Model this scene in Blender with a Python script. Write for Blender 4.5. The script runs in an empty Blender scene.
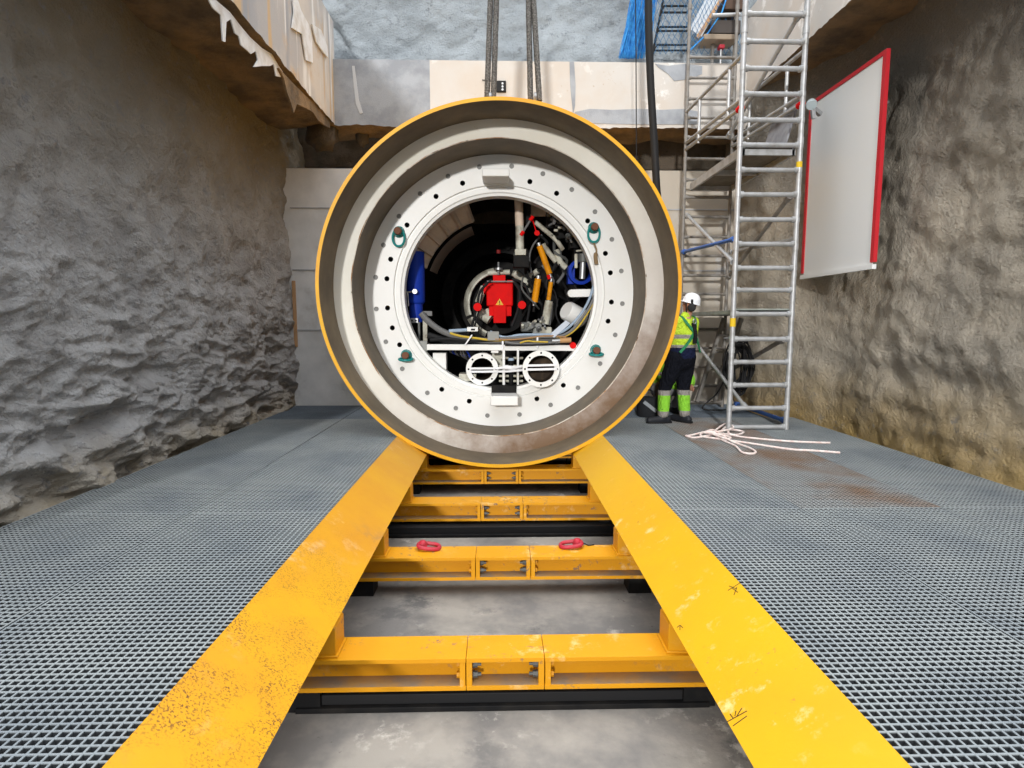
import bpy, math, random
from mathutils import Vector, noise, Matrix
random.seed(7)
S = bpy.context.scene
COL = S.collection

# ------------------------------------------------------------------ camera, sky, sun, exposure
F_PX = 576.0
PITCH = math.atan(61 / 576)
YAW = math.atan(14 / 576 * math.cos(PITCH))
CAM_H = 1.40
cam = bpy.data.cameras.new('camera')
cam.sensor_fit = 'HORIZONTAL'
cam.sensor_width = 36.0
cam.lens = 36.0 * F_PX / 1024
cam.clip_start = 0.05
cam.clip_end = 200
camo = bpy.data.objects.new('camera', cam)
COL.objects.link(camo)
camo.location = (0, 0, CAM_H)
camo.rotation_euler = (math.pi / 2 - PITCH, 0, -YAW)
S.camera = camo

w = bpy.data.worlds.new('sky')
S.world = w
w.use_nodes = True
wn = w.node_tree
wn.nodes.clear()
wo = wn.nodes.new('ShaderNodeOutputWorld')
wb = wn.nodes.new('ShaderNodeBackground')
wt = wn.nodes.new('ShaderNodeTexCoord')
wsx = wn.nodes.new('ShaderNodeSeparateXYZ')
wr = wn.nodes.new('ShaderNodeValToRGB')
wr.color_ramp.elements[0].position = 0.40
wr.color_ramp.elements[0].color = (0.08, 0.078, 0.075, 1)
wr.color_ramp.elements[1].position = 1.0
wr.color_ramp.elements[1].color = (2.15, 2.2, 2.26, 1)
for _p, _c in ((0.52, (0.19, 0.194, 0.20, 1)), (0.72, (0.40, 0.41, 0.42, 1)), (0.86, (0.9, 0.92, 0.95, 1))):
    _e = wr.color_ramp.elements.new(_p)
    _e.color = _c
wm = wn.nodes.new('ShaderNodeMath')
wm.operation = 'MULTIPLY_ADD'
wm.inputs[1].default_value = 0.5
wm.inputs[2].default_value = 0.5
wn.links.new(wt.outputs['Generated'], wsx.inputs[0])
wn.links.new(wsx.outputs['Z'], wm.inputs[0])
wn.links.new(wm.outputs[0], wr.inputs[0])
wn.links.new(wr.outputs[0], wb.inputs[0])
wb.inputs[1].default_value = 2.4
wn.links.new(wb.outputs[0], wo.inputs[0])

sun = bpy.data.lights.new('sun', 'SUN')
sun.energy = 2.15
sun.angle = math.radians(3.0)
sun.color = (1.0, 0.98, 0.95)
suno = bpy.data.objects.new('sun', sun)
COL.objects.link(suno)
suno.location = (-2, -6, 6)
suno.rotation_euler = Vector((0.18, 1.0, -0.19)).to_track_quat('-Z', 'Y').to_euler()

S.view_settings.view_transform = 'Standard'
S.view_settings.look = 'None'
S.view_settings.exposure = 0.0
S.view_settings.gamma = 1.0
S.view_settings.use_curve_mapping = False


def ray(x, y):
    a = (x - 512) / F_PX
    b = (384 - y) / F_PX
    f = math.cos(PITCH) + b * math.sin(PITCH)
    u = b * math.cos(PITCH) - math.sin(PITCH)
    return Vector((a * math.cos(YAW) + f * math.sin(YAW), -a * math.sin(YAW) + f * math.cos(YAW), u))


def P(x, y, Y):
    """point of the place at depth Y seen at that spot of the photograph"""
    r = ray(x, y)
    return Vector((0, 0, CAM_H)) + r * (Y / r.y)


def G(x, y, z=0.0):
    r = ray(x, y)
    return Vector((0, 0, CAM_H)) + r * ((z - CAM_H) / r.z)


V = Vector

# ------------------------------------------------------------------ materials
MATS = {}


def mat(name, base, rough=0.6, metal=0.0, var=None, spots=None, bump=None, axis_tint=None, coat=0.0, spec=0.3, streak=None):
    """base colour; var=(colour, scale, lo, hi); spots=list of (colour, scale, threshold, softness); bump=(scale, strength)
    zdirt=(colour, axis vector, lo, hi, noise amount) is a colour that grows along a direction"""
    if name in MATS:
        return MATS[name]
    m = bpy.data.materials.new(name)
    m.use_nodes = True
    nt = m.node_tree
    N, L = nt.nodes, nt.links
    b = N['Principled BSDF']
    b.inputs['Roughness'].default_value = rough
    b.inputs['Metallic'].default_value = metal
    b.inputs['Specular IOR Level'].default_value = spec
    if coat:
        b.inputs['Coat Weight'].default_value = coat
    tc = N.new('ShaderNodeTexCoord')
    geo = N.new('ShaderNodeNewGeometry')
    pos = geo.outputs['Position']

    def nz(scale, detail=5, rgh=0.6):
        n = N.new('ShaderNodeTexNoise')
        n.inputs['Scale'].default_value = scale
        n.inputs['Detail'].default_value = detail
        n.inputs['Roughness'].default_value = rgh
        L.new(tc.outputs['Object'], n.inputs['Vector'])
        return n.outputs['Fac']

    def ramp(src, lo, hi):
        r = N.new('ShaderNodeMapRange')
        r.inputs['From Min'].default_value = lo
        r.inputs['From Max'].default_value = hi
        L.new(src, r.inputs['Value'])
        return r.outputs['Result']

    def mix(fac, a, c):
        x = N.new('ShaderNodeMix')
        x.data_type = 'RGBA'
        L.new(fac, x.inputs[0])
        if isinstance(a, tuple):
            x.inputs[6].default_value = (*a, 1)
        else:
            L.new(a, x.inputs[6])
        x.inputs[7].default_value = (*c, 1)
        return x.outputs[2]

    cur = tuple(base)
    if var:
        cur = mix(ramp(nz(var[1]), var[2], var[3]), cur, var[0])
    if streak:
        mp = N.new('ShaderNodeMapping')
        mp.inputs['Scale'].default_value = streak[1]
        L.new(tc.outputs['Object'], mp.inputs['Vector'])
        for col_s, sc_s, lo_s, hi_s in streak[0]:
            n = N.new('ShaderNodeTexNoise')
            n.inputs['Scale'].default_value = sc_s
            n.inputs['Detail'].default_value = 6
            L.new(mp.outputs[0], n.inputs['Vector'])
            cur = mix(ramp(n.outputs['Fac'], lo_s, hi_s), cur, col_s)
    for zd in (axis_tint or []):
        colr, ax, lo, hi, am = zd
        d = N.new('ShaderNodeVectorMath')
        d.operation = 'DOT_PRODUCT'
        L.new(pos, d.inputs[0])
        d.inputs[1].default_value = ax
        ma = N.new('ShaderNodeMath')
        ma.operation = 'MULTIPLY_ADD'
        L.new(nz(2.3, 6, 0.65), ma.inputs[0])
        ma.inputs[1].default_value = am
        L.new(d.outputs['Value'], ma.inputs[2])
        cur = mix(ramp(ma.outputs[0], lo + am / 2, hi + am / 2), cur, colr)
    for sp in (spots or []):
        if len(sp) == 5:
            # spots limited by a big soft noise patch
            a1 = ramp(nz(sp[1], 8, 0.7), sp[2], sp[2] + sp[3])
            a2 = ramp(nz(sp[4], 2), 0.48, 0.62)
            mm = N.new('ShaderNodeMath')
            mm.operation = 'MULTIPLY'
            L.new(a1, mm.inputs[0])
            L.new(a2, mm.inputs[1])
            cur = mix(mm.outputs[0], cur, sp[0])
        else:
            cur = mix(ramp(nz(sp[1], 8, 0.7), sp[2], sp[2] + sp[3]), cur, sp[0])
    if isinstance(cur, tuple):
        b.inputs['Base Color'].default_value = (*cur, 1)
    else:
        L.new(cur, b.inputs['Base Color'])
    if bump:
        bp = N.new('ShaderNodeBump')
        bp.inputs['Strength'].default_value = bump[1]
        bp.inputs['Distance'].default_value = bump[2] if len(bump) > 2 else 0.02
        L.new(nz(bump[0], 8, 0.65), bp.inputs['Height'])
        L.new(bp.outputs[0], b.inputs['Normal'])
    MATS[name] = m
    return m


YEL = (0.74, 0.39, 0.006)
yellow = mat('yellow_paint', YEL, 0.45, 0, var=((0.70, 0.31, 0.012), 1.6, 0.35, 0.7), spots=[((0.75, 0.48, 0.16), 7, 0.60, 0.12, 1.1), ((0.16, 0.06, 0.02), 38, 0.66, 0.05, 1.7)], bump=(60, 0.06))
yellow_rail = mat('yellow_rail_paint', (0.66, 0.365, 0.006), 0.42, 0, var=((0.64, 0.325, 0.008), 1.2, 0.35, 0.7), spots=[((0.80, 0.52, 0.20), 8, 0.57, 0.12, 0.9), ((0.40, 0.19, 0.05), 22, 0.62, 0.06, 1.3)], bump=(50, 0.05))
yellow_worn = mat('yellow_rail_worn', (0.66, 0.33, 0.007), 0.45, 0, var=((0.60, 0.265, 0.014), 1.5, 0.35, 0.7), spots=[((0.74, 0.46, 0.18), 6, 0.55, 0.14, 0.9), ((0.36, 0.20, 0.09), 4.5, 0.54, 0.2, 0.8)], bump=(50, 0.06))
yellow_shaded = mat('yellow_paint_shaded', (0.60, 0.262, 0.003), 0.5, 0, var=((0.64, 0.29, 0.005), 2.2, 0.35, 0.7), spots=[((0.72, 0.46, 0.17), 7, 0.55, 0.12, 1.5), ((0.20, 0.13, 0.09), 20, 0.57, 0.05, 2.1)], bump=(70, 0.06))  # deeper copy of the rail yellow, shade on the beams put into its colour
white = mat('white_paint', (0.80, 0.80, 0.78), 0.38, 0, var=((0.75, 0.74, 0.70), 1.4, 0.4, 0.75), spots=[((0.42, 0.30, 0.16), 9, 0.72, 0.1, 1.7)])
white_in = mat('white_machine_paint', (0.58, 0.57, 0.48), 0.5, 0, var=((0.22, 0.19, 0.14), 6, 0.42, 0.7), spots=[((0.10, 0.08, 0.06), 14, 0.64, 0.06)])
tail_white = mat('white_paint_toned_soiled', (0.76, 0.74, 0.67), 0.5, 0, var=((0.70, 0.67, 0.58), 1.4, 0.4, 0.7), axis_tint=[((0.43, 0.38, 0.345), (0.75, 0, -1), -2.4, 0.6, 1.4), ((0.15, 0.085, 0.042), (0.6, 0, -1), -0.6, 0.7, 2.2)], spots=[((0.33, 0.19, 0.09), 5, 0.66, 0.1, 1.2)])  # greyer towards the right, brown dirt growing to the lower right
raw_steel = mat('bare_brown_steel', (0.125, 0.100, 0.070), 0.6, 0.2, var=((0.20, 0.155, 0.10), 2.4, 0.35, 0.7), spots=[((0.22, 0.13, 0.06), 7, 0.66, 0.1, 1.1)], bump=(25, 0.1))
rust_lit_edge = mat('rusty_lit_edge', (0.66, 0.60, 0.52), 0.7, 0, var=((0.34, 0.18, 0.08), 2.6, 0.46, 0.60), spots=[((0.14, 0.08, 0.04), 9, 0.56, 0.08)])  # whitish base paints the lit edge, with real rust mixed through
dark_hole = mat('dark_bore', (0.006, 0.006, 0.006), 0.7)  # near-black paints in the shade down the holes
mech_shade_black = mat('black_machinery_shade', (0.007, 0.007, 0.0075), 0.7, 0.0, var=((0.018, 0.016, 0.014), 5, 0.45, 0.7), spec=0.15)  # near-black so the shade inside the shield sits in the colour
brown_rib = mat('brownish_cream_plate', (0.72, 0.58, 0.46), 0.6, 0, var=((0.55, 0.44, 0.34), 3, 0.4, 0.7))
red_paint = mat('red_paint', (0.78, 0.006, 0.006), 0.6, 0, var=((0.66, 0.006, 0.006), 6, 0.4, 0.7), spec=0.08)
blue_paint = mat('blue_paint', (0.010, 0.040, 0.36), 0.5, spec=0.15)
orange_cyl = mat('orange_cylinder_paint', (0.72, 0.28, 0.006), 0.5, 0, spec=0.12, var=((0.5, 0.18, 0.01), 9, 0.5, 0.7))
teal = mat('teal_paint', (0.012, 0.23, 0.22), 0.4)
rubber = mat('black_rubber', (0.015, 0.015, 0.016), 0.6, spec=0.2)
hose_grey = mat('grey_hose', (0.16, 0.16, 0.16), 0.5)
hose_blue = mat('pale_blue_hose', (0.32, 0.41, 0.52), 0.5)
cable_yellow = mat('yellow_cable', (0.6, 0.42, 0.05), 0.5)
cable_brown = mat('brown_cable', (0.36, 0.20, 0.09), 0.5)
grey_box = mat('grey_junction_plastic', (0.27, 0.275, 0.26), 0.5)
strap_white = mat('white_webbing', (0.82, 0.82, 0.84), 0.7)
steel = mat('galvanised_steel', (0.36, 0.37, 0.38), 0.42, 0.75, var=((0.5, 0.5, 0.5), 9, 0.4, 0.7))
bolt_steel = mat('bolt_steel', (0.12, 0.125, 0.12), 0.55, 0.3)
screw_steel = mat('screw_steel', (0.25, 0.25, 0.24), 0.6, 0.1)
alu = mat('scaffold_aluminium', (0.46, 0.47, 0.48), 0.45, 0.4, var=((0.34, 0.34, 0.33), 8, 0.45, 0.7))
alu_shaded = mat('scaffold_shaded_aluminium', (0.25, 0.24, 0.225), 0.6, 0.2, var=((0.17, 0.145, 0.12), 7, 0.45, 0.7))  # darker copy of the aluminium, the rear frame's shade painted in
alu_blue = mat('scaffold_blue_tube', (0.045, 0.13, 0.42), 0.45)
ply = mat('platform_plywood', (0.20, 0.18, 0.15), 0.8, 0, var=((0.12, 0.11, 0.09), 6, 0.4, 0.7))
grating_m = mat('grating_grey', (0.27, 0.295, 0.30), 0.6, 0.0, var=((0.19, 0.215, 0.235), 1.1, 0.4, 0.65), spec=0.2)
grating_side_shade = mat('grating_shaded_sides', (0.055, 0.06, 0.065), 0.8, 0, spec=0.1)  # bar sides painted dark for the shade in the grating cells
grating_b = mat('grating_bluish', (0.16, 0.195, 0.235), 0.6, 0.0, var=((0.12, 0.15, 0.185), 1.6, 0.4, 0.65), spec=0.2)
grating_r = mat('grating_rust_stained', (0.26, 0.27, 0.27), 0.6, 0.0, var=((0.22, 0.145, 0.10), 1.15, 0.42, 0.64), spec=0.2)
concrete_f = mat('floor_concrete', (0.30, 0.275, 0.24), 0.85, 0, var=((0.17, 0.16, 0.15), 1.7, 0.40, 0.60), spots=[((0.12, 0.115, 0.11), 3.2, 0.50, 0.12, 0.9), ((0.06, 0.045, 0.035), 18, 0.64, 0.04, 1.9), ((0.46, 0.43, 0.38), 7, 0.54, 0.1, 1.1)], bump=(45, 0.25, 0.01))
concrete_w = mat('wall_concrete', (0.78, 0.79, 0.80), 0.9, 0, spec=0.05, axis_tint=[((0.46, 0.42, 0.36), (1, 0, 0), 0.6, 2.2, 0.8)], var=((0.60, 0.62, 0.635), 1.1, 0.38, 0.62), spots=[((0.50, 0.505, 0.51), 2.2, 0.54, 0.1, 0.6)], bump=(30, 0.12, 0.01))
beam_grey = mat('ring_beam_grey', (0.38, 0.405, 0.44), 0.9, 0, var=((0.28, 0.30, 0.33), 3.5, 0.4, 0.65), spots=[((0.44, 0.45, 0.46), 8, 0.66, 0.08, 1.8)], bump=(55, 0.4, 0.015))
beam_white = mat('ring_beam_limewash', (0.585, 0.565, 0.535), 0.85, 0, var=((0.57, 0.52, 0.465), 1.2, 0.42, 0.62), spots=[((0.42, 0.30, 0.18), 9, 0.63, 0.06, 1.3), ((0.78, 0.77, 0.75), 3.1, 0.55, 0.06, 0.9)], bump=(20, 0.08, 0.01))
beam_side = mat('ring_beam_streaked', (0.68, 0.62, 0.55), 0.85, 0, streak=([((0.36, 0.37, 0.40), 1.3, 0.47, 0.60), ((0.62, 0.45, 0.27), 2.2, 0.56, 0.64), ((0.80, 0.79, 0.77), 3.5, 0.57, 0.64)], (2.0, 2.0, 0.16)), var=((0.48, 0.47, 0.47), 0.9, 0.38, 0.60), spots=[((0.60, 0.43, 0.26), 1.6, 0.54, 0.12, 0.8), ((0.12, 0.09, 0.07), 11, 0.71, 0.04, 1.4)], bump=(24, 0.25, 0.015))
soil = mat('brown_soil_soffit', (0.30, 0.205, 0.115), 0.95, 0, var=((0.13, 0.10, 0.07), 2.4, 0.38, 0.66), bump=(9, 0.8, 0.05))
film = mat('white_plastic_film', (0.88, 0.88, 0.88), 0.4, 0, var=((0.62, 0.58, 0.52), 5, 0.45, 0.75))
rope_m = mat('pale_pink_rope', (0.70, 0.54, 0.50), 0.85, 0, var=((0.78, 0.72, 0.68), 25, 0.4, 0.6))
wire_rope_m = mat('wire_rope', (0.075, 0.07, 0.065), 0.6, 0.4, var=((0.20, 0.19, 0.175), 60, 0.45, 0.55), bump=(120, 0.6, 0.01))
blue_net = mat('blue_net_twine', (0.02, 0.19, 0.56), 0.7, 0, var=((0.05, 0.32, 0.70), 14, 0.4, 0.6))
sign_white = mat('sign_white', (0.80, 0.82, 0.82), 0.4)
sign_red = mat('sign_red', (0.55, 0.02, 0.03), 0.45)
pen = mat('marker_pen', (0.05, 0.03, 0.01), 0.7)
wood = mat('timber_batten', (0.45, 0.27, 0.14), 0.8)


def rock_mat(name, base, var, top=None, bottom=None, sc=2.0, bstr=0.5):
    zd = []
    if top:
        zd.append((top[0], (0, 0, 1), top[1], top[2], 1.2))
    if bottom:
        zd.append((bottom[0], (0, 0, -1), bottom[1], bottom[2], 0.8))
    return mat(name, base, 0.95, 0, var=(var, sc, 0.38, 0.62), axis_tint=zd, spots=[(tuple(c * 0.55 for c in base), 6.5, 0.57, 0.10), (tuple(c * 0.5 for c in base), 22, 0.60, 0.10)], bump=(30, bstr, 0.06), spec=0.1)


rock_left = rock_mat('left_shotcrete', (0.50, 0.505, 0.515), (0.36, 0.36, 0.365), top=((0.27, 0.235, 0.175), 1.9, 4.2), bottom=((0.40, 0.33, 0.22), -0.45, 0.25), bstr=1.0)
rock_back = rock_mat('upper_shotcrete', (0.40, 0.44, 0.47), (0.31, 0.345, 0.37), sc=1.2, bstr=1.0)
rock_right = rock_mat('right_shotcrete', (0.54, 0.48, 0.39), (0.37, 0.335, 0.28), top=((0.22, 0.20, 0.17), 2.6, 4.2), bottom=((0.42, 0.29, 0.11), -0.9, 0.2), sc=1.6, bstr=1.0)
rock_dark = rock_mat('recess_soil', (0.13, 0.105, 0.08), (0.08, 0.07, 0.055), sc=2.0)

# ------------------------------------------------------------------ mesh builder


def ortho(d):
    d = d.normalized()
    a = V((0, 0, 1)) if abs(d.z) < 0.9 else V((1, 0, 0))
    u = d.cross(a).normalized()
    return u, d.cross(u).normalized()


ROOTLOC = {}


class MB:
    def __init__(s):
        s.v, s.f, s.mi = [], [], []

    def add(s, vs, fs, m=0):
        o = len(s.v)
        s.v += [tuple(x) for x in vs]
        s.f += [tuple(i + o for i in f) for f in fs]
        s.mi += [m] * len(fs)
        return s

    def box(s, x0, x1, y0, y1, z0, z1, m=0):
        return s.hexa([(x0, y0, z0), (x1, y0, z0), (x1, y1, z0), (x0, y1, z0), (x0, y0, z1), (x1, y0, z1), (x1, y1, z1), (x0, y1, z1)], m)

    def hexa(s, p, m=0):
        return s.add(p, [(0, 3, 2, 1), (4, 5, 6, 7), (0, 1, 5, 4), (1, 2, 6, 5), (2, 3, 7, 6), (3, 0, 4, 7)], m)

    def bar(s, p, q, wd, ht, up=None, m=0):
        p, q = V(p), V(q)
        d = (q - p).normalized()
        up = V(up) if up else (V((0, 0, 1)) if abs(d.z) < 0.9 else V((0, 1, 0)))
        a = d.cross(up).normalized()
        b = a.cross(d).normalized()
        a, b = a * wd / 2, b * ht / 2
        return s.hexa([p - a - b, p + a - b, q + a - b, q - a - b, p - a + b, p + a + b, q + a + b, q - a + b], m)

    def tube(s, pts, r, n=8, m=0, cap=True, ell=None):
        pts = [V(p) for p in pts]
        k = len(pts)
        rs = r if isinstance(r, (list, tuple)) else [r] * k
        u = None
        rings = []
        for i, p in enumerate(pts):
            d = (pts[min(i + 1, k - 1)] - pts[max(i - 1, 0)])
            if d.length < 1e-9:
                d = V((0, 0, 1))
            d.normalize()
            if u is None:
                u, _ = ortho(d)
            else:
                u = u - d * u.dot(d)
                if u.length < 1e-6:
                    u, _ = ortho(d)
                u.normalize()
            v2 = d.cross(u)
            ring = []
            for j in range(n):
                t = 2 * math.pi * j / n
                ring.append(p + (u * math.cos(t) + v2 * math.sin(t)) * rs[i])
            rings.append(ring)
        vs = [x for rg in rings for x in rg]
        fs = []
        for i in range(k - 1):
            for j in range(n):
                a, b = i * n + j, i * n + (j + 1) % n
                fs.append((a, b, b + n, a + n))
        if cap:
            fs.append(tuple(reversed(range(n))))
            fs.append(tuple((k - 1) * n + j for j in range(n)))
        return s.add(vs, fs, m)

    def cyl(s, p, q, r, n=14, r2=None, m=0):
        return s.tube([p, q], [r, r if r2 is None else r2], n, m)

    def lathe(s, prof, c, axis=(0, 1, 0), n=96, closed=False, m=0, arc=(0, 2 * math.pi)):
        """prof: list of (radius, distance along the axis)"""
        c = V(c)
        ax = V(axis).normalized()
        if abs(ax.y) > 0.99:
            u, v2 = V((1, 0, 0)), V((0, 0, 1))
        else:
            u, v2 = ortho(ax)
        full = abs(arc[1] - arc[0] - 2 * math.pi) < 1e-6
        cols = n if full else n + 1
        vs = []
        for j in range(cols):
            t = arc[0] + (arc[1] - arc[0]) * j / n
            for (r, h) in prof:
                vs.append(c + ax * h + (u * math.cos(t) + v2 * math.sin(t)) * r)
        k = len(prof)
        fs = []
        for j in range(n):
            j2 = (j + 1) % cols
            for i in range(k if closed else k - 1):
                i2 = (i + 1) % k
                fs.append((j * k + i, j * k + i2, j2 * k + i2, j2 * k + i))
        if not full and closed:
            fs.append(tuple(range(k)))
            fs.append(tuple(reversed([n * k + i for i in range(k)])))
        return s.add(vs, fs, m)

    def ball(s, c, r, n=12, m=0):
        c = V(c)
        rx, ry, rz = r if isinstance(r, (tuple, list)) else (r, r, r)
        k = max(4, n // 2)
        vs = [c + V((0, 0, -rz))]
        for i in range(1, k):
            ph = -math.pi / 2 + math.pi * i / k
            for j in range(n):
                t = 2 * math.pi * j / n
                vs.append(c + V((rx * math.cos(ph) * math.cos(t), ry * math.cos(ph) * math.sin(t), rz * math.sin(ph))))
        vs.append(c + V((0, 0, rz)))
        fs = []
        for j in range(n):
            fs.append((0, 1 + (j + 1) % n, 1 + j))
            fs.append((len(vs) - 1, 1 + (k - 2) * n + j, 1 + (k - 2) * n + (j + 1) % n))
        for i in range(k - 2):
            for j in range(n):
                a, b = 1 + i * n + j, 1 + i * n + (j + 1) % n
                fs.append((a, b, b + n, a + n))
        return s.add(vs, fs, m)

    def prism(s, poly, d, m=0):
        """poly: list of 3-D points in a plane, pushed along d"""
        poly = [V(p) for p in poly]
        d = V(d)
        k = len(poly)
        vs = poly + [p + d for p in poly]
        fs = [tuple(reversed(range(k))), tuple(range(k, 2 * k))]
        for i in range(k):
            j = (i + 1) % k
            fs.append((i, j, j + k, i + k))
        return s.add(vs, fs, m)

    def torus(s, c, R, r, axis=(0, 1, 0), n=24, k=8, sx=1.0, m=0):
        c = V(c)
        u, v2 = (V((1, 0, 0)), V((0, 0, 1))) if abs(V(axis).normalized().y) > 0.99 else ortho(V(axis))
        pts = [c + u * (R * sx * math.cos(2 * math.pi * i / n)) + v2 * (R * math.sin(2 * math.pi * i / n)) for i in range(n)]
        return s.loop(pts, r, k, m)

    def loop(s, pts, r, k=8, m=0):
        n = len(pts)
        cen = sum(pts, V()) / n
        nrm = V()
        for i in range(n):
            nrm += (pts[i] - cen).cross(pts[(i + 1) % n] - cen)
        nrm.normalize()
        vs = []
        for i in range(n):
            d = (pts[(i + 1) % n] - pts[i - 1]).normalized()
            a = d.cross(nrm).normalized()
            for j in range(k):
                t = 2 * math.pi * j / k
                vs.append(pts[i] + (a * math.cos(t) + nrm * math.sin(t)) * r)
        fs = []
        for i in range(n):
            for j in range(k):
                i2, j2 = (i + 1) % n, (j + 1) % k
                fs.append((i * k + j, i2 * k + j, i2 * k + j2, i * k + j2))
        return s.add(vs, fs, m)

    def build(s, name, mats, parent=None, sharp=35, bevel=0, recalc=True):
        me = bpy.data.meshes.new(name)
        root = parent
        while root is not None and root.parent is not None:
            root = root.parent
        off = V(ROOTLOC.get(root.name, (0, 0, 0))) if root is not None else V()
        me.from_pydata([V(p) - off for p in s.v], [], s.f)
        if not isinstance(mats, (list, tuple)):
            mats = [mats]
        for m in mats:
            me.materials.append(m)
        if len(mats) > 1:
            me.polygons.foreach_set('material_index', s.mi)
        if recalc:
            import bmesh
            bm = bmesh.new()
            bm.from_mesh(me)
            bmesh.ops.recalc_face_normals(bm, faces=bm.faces)
            bm.to_mesh(me)
            bm.free()
        me.shade_smooth()
        if sharp is not None:
            me.set_sharp_from_angle(angle=math.radians(sharp))
        me.update()
        o = bpy.data.objects.new(name, me)
        COL.objects.link(o)
        if parent is not None:
            o.parent = parent
        if bevel:
            b = o.modifiers.new('bevel', 'BEVEL')
            b.width = bevel
            b.segments = 2
            b.limit_method = 'ANGLE'
        return o


def tag(o, label, cat, group=None):
    o['label'] = label
    o['category'] = cat
    if group:
        o['group'] = group
    return o


def empty(name, loc, label, cat, group=None):
    o = bpy.data.objects.new(name, None)
    COL.objects.link(o)
    o.location = loc
    o.empty_display_size = 0.2
    ROOTLOC[o.name] = tuple(loc)
    return tag(o, label, cat, group)


def copy_thing(o, loc, rz=0.0, label=None):
    c = o.copy()
    COL.objects.link(c)
    c.location = loc
    c.rotation_euler = (0, 0, rz)
    if label:
        c['label'] = label
    for ch in list(o.children):
        d = ch.copy()
        COL.objects.link(d)
        d.parent = c
        for g in list(ch.children):
            e = g.copy()
            COL.objects.link(e)
            e.parent = d
    return c


def struct(o):
    o['kind'] = 'structure'
    return o


def smooth_path(pts, k=6):
    pts = [V(p) for p in pts]
    q = [pts[0]] + pts + [pts[-1]]
    out = []
    for i in range(1, len(q) - 2):
        a, b, c, d = q[i - 1], q[i], q[i + 1], q[i + 2]
        for j in range(k):
            t = j / k
            out.append(0.5 * ((2 * b) + (c - a) * t + (2 * a - 5 * b + 4 * c - d) * t * t + (3 * b - a - 3 * c + d) * t ** 3))
    out.append(pts[-1])
    return out


# ------------------------------------------------------------------ setting: floor, walls, ring beams
FLOOR_Z = -0.74


def rock(name, o, u, v, nu, nv, nrm, fn, m):
    o, u, v, nrm = V(o), V(u), V(v), V(nrm).normalized()
    vs = []
    for i in range(nu + 1):
        for j in range(nv + 1):
            p = o + u * (i / nu) + v * (j / nv)
            vs.append(p + nrm * fn(p, i / nu, j / nv))
    fs = []
    for i in range(nu):
        for j in range(nv):
            a = i * (nv + 1) + j
            fs.append((a, a + nv + 1, a + nv + 2, a + 1))
    mb = MB()
    mb.add(vs, fs)
    ob = mb.build(name, m, sharp=None, recalc=False)
    return struct(ob)


def fb(p, sc, oct=4):
    return noise.fractal(V((p[0] * sc, p[1] * sc, p[2] * sc)), 1.0, 2.0, oct)


def left_fn(p, a, b):
    # sprayed rock: lumpy above, ledged and broken towards the foot
    q = V((0, p.y * 0.9 + p.z * 0.35, p.z * 2.6))
    ledge = 0.55 - 1.6 * abs(noise.fractal(q * 1.1, 0.9, 2.1, 5))
    low = max(0.0, min(1.0, (2.4 - p.z) / 2.0))
    cell = noise.voronoi(V((0, p.y * 1.5, p.z * 2.6 + p.y * 0.5)))[0]
    foot = max(0.0, min(1.0, (0.5 - p.z) / 0.8))
    return 0.10 * fb(p, 0.9, 3) + 0.045 * fb(p, 4, 4) + low * 0.13 * ledge + foot * 0.30 * (0.55 - min(cell[0], 0.8)) - 0.05 + 0.07 * max(0.0, min(1.0, (p.y - 8.9) / 0.8))


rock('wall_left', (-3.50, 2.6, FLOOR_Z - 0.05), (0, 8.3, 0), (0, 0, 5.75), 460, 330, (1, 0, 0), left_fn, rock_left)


def right_fn(p, a, b):
    t = max(0.0, min(1.0, (p.y - 7.5) / 2.3))
    return 0.08 * fb(p, 1.1, 3) + 0.04 * fb(p, 4.5, 4) - 0.05 + 0.72 * t * t * (3 - 2 * t)


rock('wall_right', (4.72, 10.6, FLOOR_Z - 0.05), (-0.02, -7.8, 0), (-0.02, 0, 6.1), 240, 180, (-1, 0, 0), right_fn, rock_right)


def back_fn(p, a, b):
    c = noise.fractal(V((p.x * 0.8, 0, p.z * 1.5 + p.x * 0.45)), 1.0, 2.0, 4)
    a_, b_ = P(325, 14, 10.3), P(352, 48, 10.3)
    tt = (p.x - a_.x) / (b_.x - a_.x)
    zl = a_.z + (b_.z - a_.z) * tt + 0.10 * noise.noise(V((p.x * 5, 3, 1)))
    crack = -0.16 * max(0.0, 1 - abs(p.z - zl) / 0.06) * max(0.0, min(1.0, 6 * tt, 6 * (1 - tt)))
    return 0.09 * fb(p, 0.8, 3) + 0.035 * fb(p, 3.2, 4) + 0.02 * fb(p, 9, 3) + crack


rock('wall_upper', (-5.2, 10.3, 5.45), (10.6, 0, 0), (0, 0.35, 4.4), 260, 130, (0, -1, 0), back_fn, rock_back)
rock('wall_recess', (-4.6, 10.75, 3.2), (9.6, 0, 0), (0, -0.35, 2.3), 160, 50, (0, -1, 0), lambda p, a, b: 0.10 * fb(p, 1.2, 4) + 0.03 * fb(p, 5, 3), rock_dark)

mb = MB()
mb.box(-4.2, 5.0, -0.6, 10.9, FLOOR_Z - 0.2, FLOOR_Z)
struct(mb.build('floor', concrete_f))

# rear concrete wall with the round tunnel eye the machine stands in
import bmesh
TBM_C = V((0.024, 7.0, 1.815))
TBM_R = 2.2


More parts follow.
